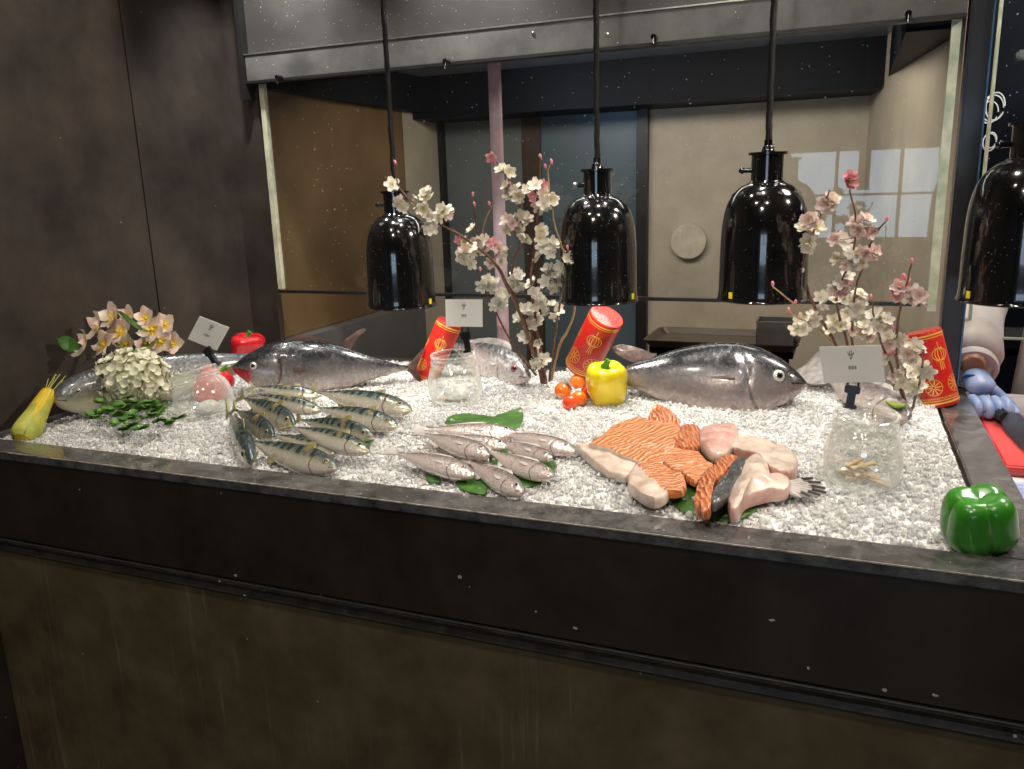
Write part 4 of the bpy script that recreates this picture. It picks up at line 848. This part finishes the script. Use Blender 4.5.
branchthing('tall white cherry blossom branches beside the sea bream, one spray reaching over a lamp',base,
 [(pth([(545,383),(528,335),(510,290),(494,262),(474,245),(455,232),(436,222),(418,206),(400,188),(394,164)],1.50),'twig',.0042),
  (pth([(542,383),(530,330),(514,300),(498,268),(482,245),(474,215),(473,196)]),'twig',.0040),
  (pth([(546,383),(534,310),(532,270),(538,220),(540,175),(541,158)]),'twig',.0040),
  (pth([(544,383),(524,325),(512,280),(520,240),(518,200),(505,172),(491,157)]),'twig',.0036),
  (pth([(551,380),(560,345),(574,315),(570,270),(556,230),(548,178),(552,162)]),'twigt',.0034),
  (pth([(549,381),(556,330),(562,290),(560,262),(568,250)]),'twig',.0030),
  (pth([(536,375),(510,340),(495,310),(482,285),(478,270)]),'twig',.0030),
  (pth([(482,245),(484,225),(492,205)]),'twigt',.0018)],
 [(x,y,r_,n,(1.50 if x<460 else yy(y)-.02),p) for x,y,r_,n,p in (
  (392,184,5,1,[4]),(402,204,7,2,Wp),(424,204,11,4,W0),(428,222,12,3,W0),(444,214,10,3,W0),(459,240,5,1,[3]),
  (492,157,3,1,[3]),(502,174,7,2,W0),(518,190,12,6,W0),(535,196,12,5,Wp),(548,200,8,2,W0),(478,240,13,6,W0),(467,256,10,4,W0),(492,252,13,6,Wp),(512,222,12,5,W0),(530,232,14,6,W0),(545,252,11,4,W0),
  (556,280,11,5,[1,1,0,2]),(566,262,7,2,[1]),(487,285,10,3,W0),(500,302,11,4,W0),(514,280,12,5,W0),(530,285,8,2,Wp),(528,318,12,5,[0,1,2]),(535,303,9,3,Wp),(531,340,9,3,W0),(541,362,7,2,[1]),(552,310,9,3,[1,0]))],
 [(473,196,1.56),(475,206,1.56),(541,158,1.56),(552,163,1.56),(396,164,1.50),(490,205,1.56),(545,168,1.56),(568,249,1.57),(488,272,1.6),(493,330,1.62)])
Y2=1.50; base=at(858,392,Y=at(858,392,z=.965).y)
Yc=base.y
def pt2(l,Yt): 
    n=len(l); return [(x,y,lerp(Yc,Yt,i/(n-1))) for i,(x,y) in enumerate(l)]
branchthing('white cherry blossom branches with pink top flower, rising behind the front right price card',base,
 [(pt2([(858,392),(836,345),(817,312),(803,272),(812,235),(824,205),(830,190)],1.44),'twig',.0036),(pt2([(858,392),(846,340),(836,300),(850,262),(856,230),(849,186)],1.44),'twig',.0034),(pt2([(855,388),(852,335),(856,290),(870,245),(886,220)],1.46),'twig',.0030),
  (pt2([(836,345),(812,322),(795,305),(773,287)],1.42),'twigt',.0026),(pt2([(832,338),(812,324),(800,319),(789,312)],1.42),'twigt',.0022)],
 [(848,181,5,2,1.44,Wd),(829,203,6,3,1.44,[2,0]),(808,234,10,4,1.43,W0),(797,268,2,1,1.41,[4]),(834,242,9,3,1.45,[3,0,2]),(812,222,8,2,1.43,[2]),(863,225,10,4,1.45,[2,0]),(850,258,13,6,1.45,W0),(838,284,11,5,1.45,Wp),(806,322,10,4,1.44,[0,4]),(854,305,12,6,1.46,W0),(842,332,12,5,1.47,W0),(868,335,9,3,1.48,W0),(826,300,8,2,1.45,[0]),(870,250,6,2,1.46,[2])],
 [(886,221,1.46),(773,286,1.42),(789,312,1.42),(842,236,1.45),(795,304,1.42)])
base=at(907,412,Y=at(907,412,z=.955).y); Yc=base.y
branchthing('short white and pink cherry blossom branches leaning on the rightmost firecracker',base,
 [(pt2([(908,412),(897,365),(898,322),(906,285),(911,264)],1.42),'twig',.0034),(pt2([(908,410),(886,355),(876,325),(871,300)],1.42),'twig',.0030),(pt2([(912,410),(921,375),(925,350)],1.46),'twig',.0026)],
 [(903,291,8,4,1.42,[3,2,0]),(918,299,7,2,1.42,[0,2]),(877,320,9,4,1.42,[0,4]),(894,340,8,3,1.44,W0),(916,352,9,3,1.45,W0),(905,372,10,4,1.46,[0,1,2]),(925,368,6,2,1.46,[0]),(884,358,7,2,1.45,[3,0]),(918,388,7,2,1.47,[1])],
 [(911,263,1.42),(871,299,1.42),(891,330,1.43),(899,276,1.42)])
# frangipani bouquet
base=at(128,352,X=-1.50)
t=thing('frangipani_bouquet','bunch of pink and cream frangipani flowers behind the big left fish','flowers',base)
random.seed(21)
FR=[flower_mesh('frangipani_flower',.032,['frang','frangc','frangc'],w_=.74,cup=c2,notch=0,stamens=0,point=1,twist=.35,cr=.13,yel=2) for c2 in (.35,.8)]
Yw=1.50
for px,py,sc,nx_ in ((98,328,1,-.5),(112,318,1,-.1),(86,345,.95,-.7),(104,345,1,-.2),(121,332,1,.1),(126,345,.9,0),(146,345,.9,.1),(152,330,1.05,.3),(160,342,1,.5),(172,344,.9,.6),(146,318,.8,.1),(165,325,.85,.4),(128,316,.7,0)):
    p=at(px,py,X=-1.515+random.uniform(-.01,.03))
    inst('flower',random.choice(FR),t,p-base,Vector((nx_,-.8,.45)).normalized().to_track_quat('Z','Y').to_matrix()@Matrix.Rotation(random.uniform(0,6),3,'Z')@Matrix.Scale(sc*1.08,3))
mb=MB()
for px,py in ((98,328),(121,332),(152,330),(165,325)): p=at(px,py,X=-1.525)-base; mb.tube([p,p*.4+Vector((0,.02,-.02)),Vector((0,.03,-.06))],.003,6)
mb.build('stem','stem',t)
for (x0,y0,x1,y1,wd) in ((80,350,55,338,.016),(142,330,115,312,.015)):
    a=at(x0,y0,X=-1.47 if x1>60 else -1.53);b_=at(x1,y1,X=-1.46 if x1>60 else -1.55)
    V,Fc=petal((b_-a).length,wd,.1,n=10,point=1,th=.001); X=(b_-a).normalized(); Zq=Vector((.2,-.7,.6)); Zq=(Zq-X*Zq.dot(X)).normalized(); Yq=Zq.cross(X); Rr=Matrix(((X.x,Yq.x,Zq.x),(X.y,Yq.y,Zq.y),(X.z,Yq.z,Zq.z)))
    mk('leaf',[Rr@v+a-base for v in V],Fc,'leaf',t)
# hydrangea with parsley
base=onice(135,412,.0); t=thing('white_hydrangea','round creamy white hydrangea head resting on green leaves beside the left jar','flowers',base)
c_=at(133,378,Y=base.y+.02)-base; R0=sizepx(c_+base,34)
mb=MB(); random.seed(31)
for i in range(230):
    z_=1-1.75*(i+.5)/230; a=i*2.39996; rr=math.sqrt(max(0,1-z_*z_)); d_=Vector((rr*math.cos(a),rr*math.sin(a),z_)); s_=random.uniform(.86,1.10)
    p=c_+Vector((d_.x*R0,d_.y*R0*.9,d_.z*R0*.78))*s_; Rq=(d_+Vector((random.uniform(-.6,.6),random.uniform(-.6,.6),random.uniform(-.6,.6)))).normalized().to_track_quat('Z','Y').to_matrix()@Matrix.Rotation(random.uniform(0,3),3,'Z')
    for k in range(4):
        V,Fc=petal(.0098,.0060,random.uniform(.3,1.0),n=4,th=.0003); Rk=Matrix.Rotation(PI/2*k,3,'Z'); mb.add([p+Rq@(Rk@v) for v in V],Fc)
mb.ball(c_,R0*.84,10,0,(1,.88,.76)); mb.build('flower_head','hyd',t)
MB().tube([c_-Vector((0,0,R0*.6)),c_-Vector((.0,0,R0*.95))],.004,8).build('stem','stem',t)
def sprig(par,org,dirv,ln,mb,depth=2):
    e=org+dirv*ln; mb.tube([org,org+dirv*ln*.5+Vector((0,0,.002)),e],.0009,5)
    for k in range(7):
        a=(k-3)*.42; up=Vector((0,-.2,1)).normalized(); sd=dirv.cross(up).normalized(); dd=(dirv*math.cos(a)+sd*math.sin(a)+up*random.uniform(-.2,.25)).normalized()
        V,Fc=petal(ln*.46,ln*.20,random.uniform(-.3,.3),n=4,notch=.2,th=.0004); X=dd; Zq=(up-X*up.dot(X)).normalized(); Yq=Zq.cross(X); Rr=Matrix(((X.x,Yq.x,Zq.x),(X.y,Yq.y,Zq.y),(X.z,Yq.z,Zq.z)))
        mb.add([e-dirv*ln*.12+Rr@v for v in V],Fc)
base=onice(142,418,.0); t=thing('parsley_bunch','bunch of dark green leafy parsley under the white hydrangea','herb',base); random.seed(5)
for i in range(66):
    px=random.uniform(98,180); py=random.uniform(394,426)-(abs(px-140)*.06); 
    if i>62: px,py=random.uniform(122,146),428
    if i>56 and i<=62: px,py=random.uniform(160,166),random.uniform(368,392)
    p=onice(px,py,random.uniform(.004,.032))-base; a=random.uniform(-2.9,-.2); mb=MB(); sprig(t,p+Vector((0,0,.002)),Vector((math.cos(a),math.sin(a),random.uniform(.0,.45))).normalized(),random.uniform(.026,.044),mb); mb.build('leaf_sprig','parsley',t)
# small yellow-green wedge behind the right card
o=piece('lime_leaf','yellow-green leaf lying right of the front right price card','leaf',[(868,384),(876,380),(905,402),(900,408),(888,404)],.03,.004,('husk','stem'),wav=.002,crown=.3)
# ------------------------------------------------------------------ heat lamps
def lamp(label,px,py,Y=None,depth=None,R_=.0825,sa=0):
    if depth: b_=Vector(CAM+ray(px,py)*depth)
    else: b_=at(px,py,Y=Y)
    t=thing('heat_lamp',label,'lamp',b_,None,'black heat lamps hanging over the ice'); s=R_/.0825; Hh=.214*s
    o_=[(1.0,.0),(1.005,.01),(.985,.03),(.97,.10),(.965,.30),(.95,.55),(.915,.70),(.84,.82),(.72,.905),(.56,.965),(.42,.99),(.40,1.0)]
    pr=[(v.x*R_,v.y*Hh) for v in crom([Vector((a,b,0)) for a,b in o_],4)]; pin=[(max(x-.002,.001),y-(.002 if y>.02 else 0)) for x,y in pr[::-1]]
    MB().lathe(pr+pin,72,closed=True).build('lamp_shade','shade',t)
    for k in range(10):
        a=2*PI*k/10+.2; r_,z_=.70*R_,.912*Hh; nv=Vector((math.cos(a)*.62,math.sin(a)*.62,.78)).normalized(); mb=MB().lathe([(.0001,.0008),(.0052,.0008),(.0058,-.001)],16); mb.xf(Matrix.Translation((r_*math.cos(a),r_*math.sin(a),z_))@nv.to_track_quat('Z','Y').to_matrix().to_4x4()); mb.build('vent_hole','blackm',t)
    n0=Hh*.985; hn=.056*s
    MB().lathe([(.001,n0),(.031*s,n0),(.031*s,n0+.004),(.0285*s,n0+.006),(.0285*s,n0+hn-.006),(.034*s,n0+hn-.005),(.034*s,n0+hn),(.012*s,n0+hn+.001),(.010*s,n0+hn+.010),(.0075*s,n0+hn+.012),(.0075*s,n0+hn+.022),(.001,n0+hn+.022)],36).build('socket','shade',t)
    k=MB().tube([(-.028*s,-.004,n0+hn*.45),(-.042*s,-.006,n0+hn*.45)],.0045*s,12).build('switch','black',t); MB().ball((-.044*s,-.006,n0+hn*.45),.0062*s,6).build('switch_knob','screw' if 'second' in label else 'black',k)
    top=n0+hn+.02; L_=(2.099 if Y else 2.895)-b_.z; pts=[]
    n=60; pts=[(math.sin(i*1.1)*.0006,math.cos(i*.9)*.0006,lerp(top-.005,L_-.03,i/n)) for i in range(n+1)]
    MB().tube(pts,[.0062*s if i%2 else .0054*s for i in range(n+1)],10).build('cord','cord',t)
    MB().lathe([(.001,L_-.035),(.03,L_-.035),(.045,L_-.01),(.045,L_),(.001,L_)],32).build('ceiling_rose','black',t)
    a=math.radians(sa)
    rr=R_*1.0; mb=MB().box((-.0045,-.0006,-.006),(.0045,.0012,.006),0,.0005); mb.xf(Matrix.Translation((rr*math.cos(a)*.99,rr*math.sin(a)*.99,.010*s+.004))@Matrix.Rotation(a+PI/2,4,'Z')); st=mb.build('sticker','sticker',t,False)
    bl=MB().ball((0,0,Hh*.62),.030*s,10,0,(1,1,1.25)); bl.tube([(0,0,Hh*.75),(0,0,Hh*.98)],.014*s,12); bl.build('bulb',BULB,t)
    li=bpy.data.lights.new('lamp_light','SPOT'); li.energy=LAMPW; li.spot_size=math.radians(115); li.spot_blend=.9; li.shadow_soft_size=.03; li.color=(1,.90,.78); lo=bpy.data.objects.new('lamp_light',li); COL.objects.link(lo); lo.parent=t; lo.location=(0,0,Hh*.30)
BULB=emis('bulb_glow',(1,.86,.68),6.0); LAMPW=3.0
lamp('leftmost black heat lamp, blossom spray across its top',402,306,Y=1.65,R_=.0800,sa=-6)
lamp('second black heat lamp from the left, beside the tall blossom branches',598,301,Y=1.655,R_=.0830,sa=-14)
lamp('third black heat lamp from the left, in front of the beige wall',762,299,Y=1.65,R_=.0850,sa=-128)
lamp('rightmost black heat lamp, cut by the right edge, in front of the cook',1015,301,depth=1.36,R_=.0880,sa=-150)
# ------------------------------------------------------------------ kitchen things
k=at(689,241,Y=2.99); o=MB().lathe([(.0005,-.012),(.058,-.012),(.062,-.009),(.062,.012),(.0005,.012)],48).xf(Matrix.Rotation(PI/2,4,'X')).build('wall_disc','disc'); o.location=(k.x,2.988,k.z); tagit(o,'round cream disc mounted on the beige kitchen wall','wall disc')
A=at(645,346,Y=2.30);Bq=at(797,349,Y=2.30); x0,x1=A.x,Bq.x; zt=A.z
t=thing('steel_stand','dark stand behind the counter carrying the brown tray','stand',((x0+x1)/2,2.40,0)); hw=(x1-x0)/2
MB().box((-hw+.01,-.09,zt-.022),(hw-.01,.14,zt-.002)).build('shelf','beam',t,False)
for sx in (-hw+.03,hw-.05):
    for sy in (-.08,.11): MB().box((sx,sy,0),(sx+.02,sy+.02,zt-.022)).build('leg','beam',t,False)
t=thing('serving_tray','flat brown rimmed tray on the stand behind the dark tuna','tray',((x0+x1)/2,2.40,zt))
mb=MB(); prf=[(0,0),(.92,0),(1.0,.55),(1.03,.55),(1.03,.45),(.95,-.0)]
def rr_(sx,sy,n=8):
    out=[]
    for cx,cy,a0 in ((1,1,0),(-1,1,PI/2),(-1,-1,PI),(1,-1,1.5*PI)):
        for i in range(n+1): a=a0+PI/2*i/n; out.append((cx*(sx-.02)+.02*math.cos(a),cy*(sy-.02)+.02*math.sin(a)))
    return out
V=[];Fc=[]; lv=[(.90,.002),(.93,.003),(1.0,.020),(1.02,.021),(1.02,.018),(.94,0.0)]
for s,z in lv: V+=[(x*s,y*s,z) for x,y in rr_(hw,.115)]
n=36
for i in range(len(lv)-1):
    for j in range(n): Fc.append((i*n+j,i*n+(j+1)%n,(i+1)*n+(j+1)%n,(i+1)*n+j))
Fc.append(tuple(range(n))); Fc.append(tuple((len(lv)-1)*n+j for j in range(n))[::-1]); mk('tray_body',V,Fc,'traybr',t,False)
A=at(757,336,Y=2.36);Bq=at(795,336,Y=2.36)
t=thing('steel_container','small square steel food container standing on the brown tray','container',((A.x+Bq.x)/2,2.38,zt+.003)); w_=(Bq.x-A.x)/2
MB().box((-w_,-.045,0),(w_,.045,.004)).box((-w_,-.045,.004),(-w_+.002,.045,.07)).box((w_-.002,-.045,.004),(w_,.045,.07)).box((-w_,-.045,.004),(w_,-.043,.07)).box((-w_,.043,.004),(w_,.045,.07)).build('pan','silver',t,False)
MB().box((-w_-.005,-.050,.070),(w_+.005,-.043,.073)).box((-w_-.005,.043,.070),(w_+.005,.050,.073)).box((-w_-.005,-.043,.070),(-w_,.043,.073)).box((w_,-.043,.070),(w_+.005,.043,.073)).build('rim','silver',t,False)
# prep counter at the right, board, paper
t=thing('prep_counter','pale prep table beyond the ledge at the right edge','table',(.9,1.8,0))
lb('table_top',(.262,.9,.865),(1.6,2.16,.895),'print',t); lb('apron',(.262,.92,.60),(1.58,2.14,.865),'blackm',t)
for x in (.27,1.52):
    for y in (.95,2.08): lb('leg',(x,y,0),(x+.05,y+.05,.60),'blackm',t)
zb=.895; c1=at(974,414,z=zb+.016);c2=at(998,467,z=zb+.016);c3=at(1024,471,z=zb+.016)
t=thing('cutting_board','red plastic cutting board under the blue-gloved hand','cutting board',(c2.x,c2.y,zb)); W_=.34; H_=c1.y-c2.y+.02
MB().box((0,0,.001),(W_,H_,.016),0,.003).build('board','boardr',t,False)
MB().box((.012,.012,.0155),(.016,H_-.012,.0166)).box((.012,.012,.0155),(W_-.012,.016,.0166)).build('groove','red',t,False)
c4=at(1012,489,z=zb+.001); o=boxobj('printed_paper',(0,0,0),(.22,.10,.0012),'blueprint'); o.location=(c4.x,c4.y-.06,zb+.0003); tagit(o,'blue and white patterned paper on the prep table below the board','paper')
# ------------------------------------------------------------------ the cook
wr=at(973,372,Y=1.93); hd=at(985,398,Y=1.88)
t=thing('person','cook in white coat cutting on the red board with blue glove, right edge','person',(.62,2.42,0))
o0=t.location.copy()
def skin(name,pts,edges,rad,mat,par,root=0,sub=2):
    me=bpy.data.meshes.new(name); me.from_pydata([tuple(Vector(p)-o0) for p in pts],edges,[]); o=bpy.data.objects.new(name,me); COL.objects.link(o); o.parent=par
    md=o.modifiers.new('skin','SKIN'); md.use_smooth_shade=True
    for i,v in enumerate(me.skin_vertices[0].data):
        rr=rad[i]; v.radius=(rr,rr) if not isinstance(rr,tuple) else rr; v.use_root=(i==root)
    s_=o.modifiers.new('sub','SUBSURF'); s_.levels=sub; s_.render_levels=sub
    me.materials.append(M[mat]); return o
z0=zb+.016
sh=Vector((.44,2.40,1.40)); el=at(968,308,Y=2.20); 
body=skin('body',[(.62,2.42,.90),(.62,2.42,1.15),(.62,2.41,1.38),(.62,2.40,1.47),(.62,2.38,1.55),(.62,2.36,1.63),(.62,2.36,1.71),(.80,2.40,1.40),(.85,2.28,1.15),(.74,2.06,.98),(.44,2.40,1.40),tuple(el),tuple(wr),(.70,2.44,.50),(.70,2.44,.08),(.54,2.44,.50),(.54,2.44,.08),(.70,2.34,.04),(.54,2.34,.04)],
 [(0,1),(1,2),(2,3),(3,4),(4,5),(5,6),(2,7),(7,8),(8,9),(2,10),(10,11),(11,12),(0,13),(13,14),(0,15),(15,16),(14,17),(16,18)],
 [(.15,.11),(.14,.10),(.15,.10),.055,.07,.085,.06,.055,.042,.026,.055,.040,.026,.07,.045,.07,.045,.03,.03],'skin',t)
coat=skin('coat',[(.62,2.42,.80),(.62,2.42,1.15),(.62,2.41,1.36),(.62,2.40,1.46),(.80,2.40,1.40),(.86,2.27,1.15),(.80,2.15,1.05),(.44,2.40,1.40),tuple(el),tuple(el.lerp(wr,.66)),tuple(el.lerp(wr,.90))],[(0,1),(1,2),(2,3),(2,4),(4,5),(5,6),(2,7),(7,8),(8,9),(9,10)],[(.21,.15),(.18,.13),(.18,.12),.07,.075,.062,.05,.085,.080,.066,.070],'cloth',t)
ap=skin('apron',[(.58,2.27,.55),(.58,2.25,.85),(.58,2.27,1.15),(.60,2.28,1.34)],[(0,1),(1,2),(2,3)],[(.20,.035),(.20,.03),(.17,.03),(.09,.02)],'cloth',t)
MB().lathe([(.040,-.010),(.047,-.008),(.050,.004),(.047,.014),(.040,.012)],40,closed=True).xf(Matrix.Translation(el.lerp(wr,.93)-o0)@(wr-el).normalized().to_track_quat('Z','Y').to_matrix().to_4x4()).build('cuff','cloth',coat)
# head details
mb=MB().ball((.62-o0.x,2.36-o0.y,1.70),.098,12,0,(.95,1.05,.85)); mb.build('hair','hair',t)
for sx in (-.032,.032): mb=MB().ball((.62+sx-o0.x,2.275-o0.y,1.66),.011,8); e=mb.build('eye','eyeW',t); MB().ball((.62+sx-o0.x,2.265-o0.y,1.66),.0055,6).build('pupil','pupil',e)
MB().ball((.62-o0.x,2.262-o0.y,1.635),.014,8,0,(.8,1.2,1.3)).build('nose','skin',t); MB().ball((.62-o0.x,2.272-o0.y,1.600),.02,8,0,(1,.4,.3)).build('mouth','rose',t)
for sx in (-.09,.09): MB().ball((.62+sx-o0.x,2.36-o0.y,1.65),.025,8,0,(.3,.7,1)).build('ear','skin',t)
# gloved hand, knuckles up, fingers closing round the handle
pts=[wr+Vector((.0,.01,.0)),wr.lerp(hd,.35),hd+Vector((0,0,.008))]
gl=skin('glove',pts,[(0,1),(1,2)],[(.028,.024),(.031,.022),(.038,.020)],'glove',t)
dn=Vector((0,0,-1)); rt=Vector((1,0,0)); fw=(hd-wr); fw.z=0; fw.normalize()
for i,(ox,ln) in enumerate(((-.030,.062),(-.011,.070),(.009,.066),(.027,.056))):
    b_=hd+rt*ox+fw*.006+Vector((0,0,.004)); p1=b_+fw*ln*.55+Vector((0,0,-.012)); p2=p1+fw*ln*.05+Vector((0,0,-ln*.60)); p3=p2-fw*ln*.35+Vector((0,0,-.006))
    for q in (p2,p3): q.z=max(q.z,z0+.011)
    skin('finger',[b_,p1,p2,p3],[(0,1),(1,2),(2,3)],[.0115,.0105,.0095,.0085],'glove',gl)
b_=hd+rt*.030+Vector((0,.012,-.006)); skin('thumb',[wr.lerp(hd,.5)+rt*.016,b_+rt*.008,b_+rt*.012+fw*.026+dn*.012,b_+rt*.006+fw*.05+dn*.018],[(0,1),(1,2),(2,3)],[.013,.0125,.011,.009],'glove',gl)
skin('cuff_band',[wr.lerp(hd,.22)+Vector((-.012,-.008,.006)),wr.lerp(hd,.36)+Vector((-.014,-.008,.004))],[(0,1)],[.016,.017],'bluelab',gl)
# other hand behind the board
skin('hand',[(.74,2.06,.98),(.72,2.02,.955),(.70,1.985,.945)],[(0,1),(1,2)],[(.022,.026),(.03,.018),(.034,.014)],'glove',t)
for ox in (-.027,-.009,.009,.027): skin('finger',[Vector((.70+ox,1.985,.945)),Vector((.70+ox,1.955,.940)),Vector((.70+ox,1.935,.925))],[(0,1),(1,2)],[.010,.009,.008],'glove',t)
# knife
ka=at(1000,412,z=z0+.028); kb=at(1030,452,z=z0+.014); X=(kb-ka); X.z=0; X.normalize()
Rk=Matrix(((X.x,-X.y,0),(X.y,X.x,0),(0,0,1)))
t=thing('kitchen_knife','broad dark kitchen knife held in the blue-gloved hand','knife',(ka.x,ka.y,z0+.006),Rk@Matrix.Rotation(-.5,3,'X'))
MB().box((-.075,-.008,.004),(.012,.008,.026),0,.004).build('handle','blackm',t)
bl=[(.012,.006),(.012,.030),(.06,.040),(.15,.040),(.18,.030),(.205,.006),(.15,.0),(.04,.0)]; V=[(x,-.0012,z) for x,z in bl]+[(x,.0012,z) for x,z in bl]; n=len(bl)
mk('blade',V,[tuple(range(n)),tuple(range(n,2*n))[::-1]]+[(i,n+i,n+(i+1)%n,(i+1)%n) for i in range(n)],'blade',t,False)
# dark board with white loops on the far wall, ceiling strip lamp
A=at(975,150,Y=2.98); t=thing('loop_panel','dark wall panel with white looping circles, far right','board',(A.x+.25,2.993,1.2))
MB().box((-.22,-.006,-.35),(1.3,.006,.42)).build('panel','beam',t,False)
mb=MB()
for px,py,rr,e in ((993,108,15,1.25),(996,106,13,1.5),(990,112,12,1.3),(990,142,9,1.4),(992,140,7,1.6)):
    c_=at(px,py,Y=2.97)-t.location; R0=sizepx(c_+t.location,rr)*.9; mb.tube([(c_.x+R0*.72*math.cos(a*2*PI/28),-.010,c_.z+R0*e*.75*math.sin(a*2*PI/28)) for a in range(27)],.0022,5)
mb.build('white_loops','card',t)
A=at(1010,66,Y=2.9); t=thing('ceiling_fitting','bright metal and glass light fitting at the top right corner','lamp',(A.x+.4,2.7,A.z))
MB().box((-.42,-.03,-.010),(.8,.03,.016),0,.006).build('rail','screw',t,False); a=at(1022,38,Y=2.9); MB().box((-.30,-.12,a.z-A.z-.02),(.7,.12,a.z-A.z+.02),0,.01).build('diffuser',emis('tube_glow',(.95,.97,1),3.0),t,False)
MB().tube([(-.2,0,.016),(-.2,0,2.895-A.z)],.006,8).build('drop_rod','black',t)
# red banner and pale streaks reflected in the glass hang in the dining room
t=thing('hanging_banner','red hanging banner seen as a dark red reflection in the glass','banner',(.115,-3.6,0)); MB().box((-.045,-.004,1.30),(.045,.004,2.86)).build('cloth','tomred',t,False); MB().tube([(-.07,0,2.87),(.07,0,2.87)],.01,8).build('rod','blackm',t)
# ------------------------------------------------------------------ lights
def area(loc,to,size,e,col=(1,1,1),sy=None):
    l=bpy.data.lights.new('light','AREA'); l.energy=e; l.size=size; l.color=col
    if sy: l.shape='RECTANGLE'; l.size_y=sy
    o=bpy.data.objects.new('light',l); COL.objects.link(o); o.location=loc; o.rotation_euler=(Vector(to)-Vector(loc)).to_track_quat('-Z','Y').to_euler(); return o
def spot(loc,to,e,ang,col=(1,.93,.84),r_=.04,bl=.5):
    l=bpy.data.lights.new('downlight_or_fill','SPOT'); l.energy=e; l.spot_size=math.radians(ang); l.spot_blend=bl; l.shadow_soft_size=r_; l.color=col
    o=bpy.data.objects.new('downlight_or_fill',l); COL.objects.link(o); o.location=loc; o.rotation_euler=(Vector(to)-Vector(loc)).to_track_quat('-Z','Y').to_euler(); return o
for x,e in ((-1.36,9),(-.83,9),(-.25,3)): spot((x,1.72,2.095),(x,1.90,1.5),e*3,100,(1,.96,.9),.03,.9)
for x in (-1.05,-.30): spot((x,1.30,2.88),(x,1.45,.9),40,70,(1,.90,.78),.06)
spot((-.9,.2,2.88),(-.9,1.3,.8),26,75,(1,.88,.74),.08); spot((.1,.1,2.88),(-.1,1.3,.8),26,75,(1,.88,.74),.08)
spot((-.4,-.9,2.88),(-.6,1.2,.5),60,80,(1,.88,.74),.1)  # fill spot added to brighten the cabinet front
spot((1.7,1.42,2.70),(-1.5,1.45,1.3),130,60,(1,.86,.72),.07,.6)  # spot added at the right, aimed past the soffit at the left wall
area((-.6,2.28,1.79),(-.6,2.7,.9),1.2,11,(1,.90,.76),.3); area((.75,2.1,2.6),(.6,2.2,1.0),.5,20,(1,.93,.86))
spot((-1.0,2.1,1.6),(-.8,2.3,1.8),2.0,120,(.45,.65,1))  # bluish spot added to tint the kitchen ceiling
w_=bpy.data.worlds.new('world'); scn.world=w_; w_.use_nodes=True; w_.node_tree.nodes['Background'].inputs[0].default_value=(1,.93,.85,1); w_.node_tree.nodes['Background'].inputs[1].default_value=.05
scn.view_settings.view_transform='Standard'; scn.view_settings.look='None'; scn.view_settings.exposure=0.45; scn.view_settings.gamma=1; scn.view_settings.use_curve_mapping=False
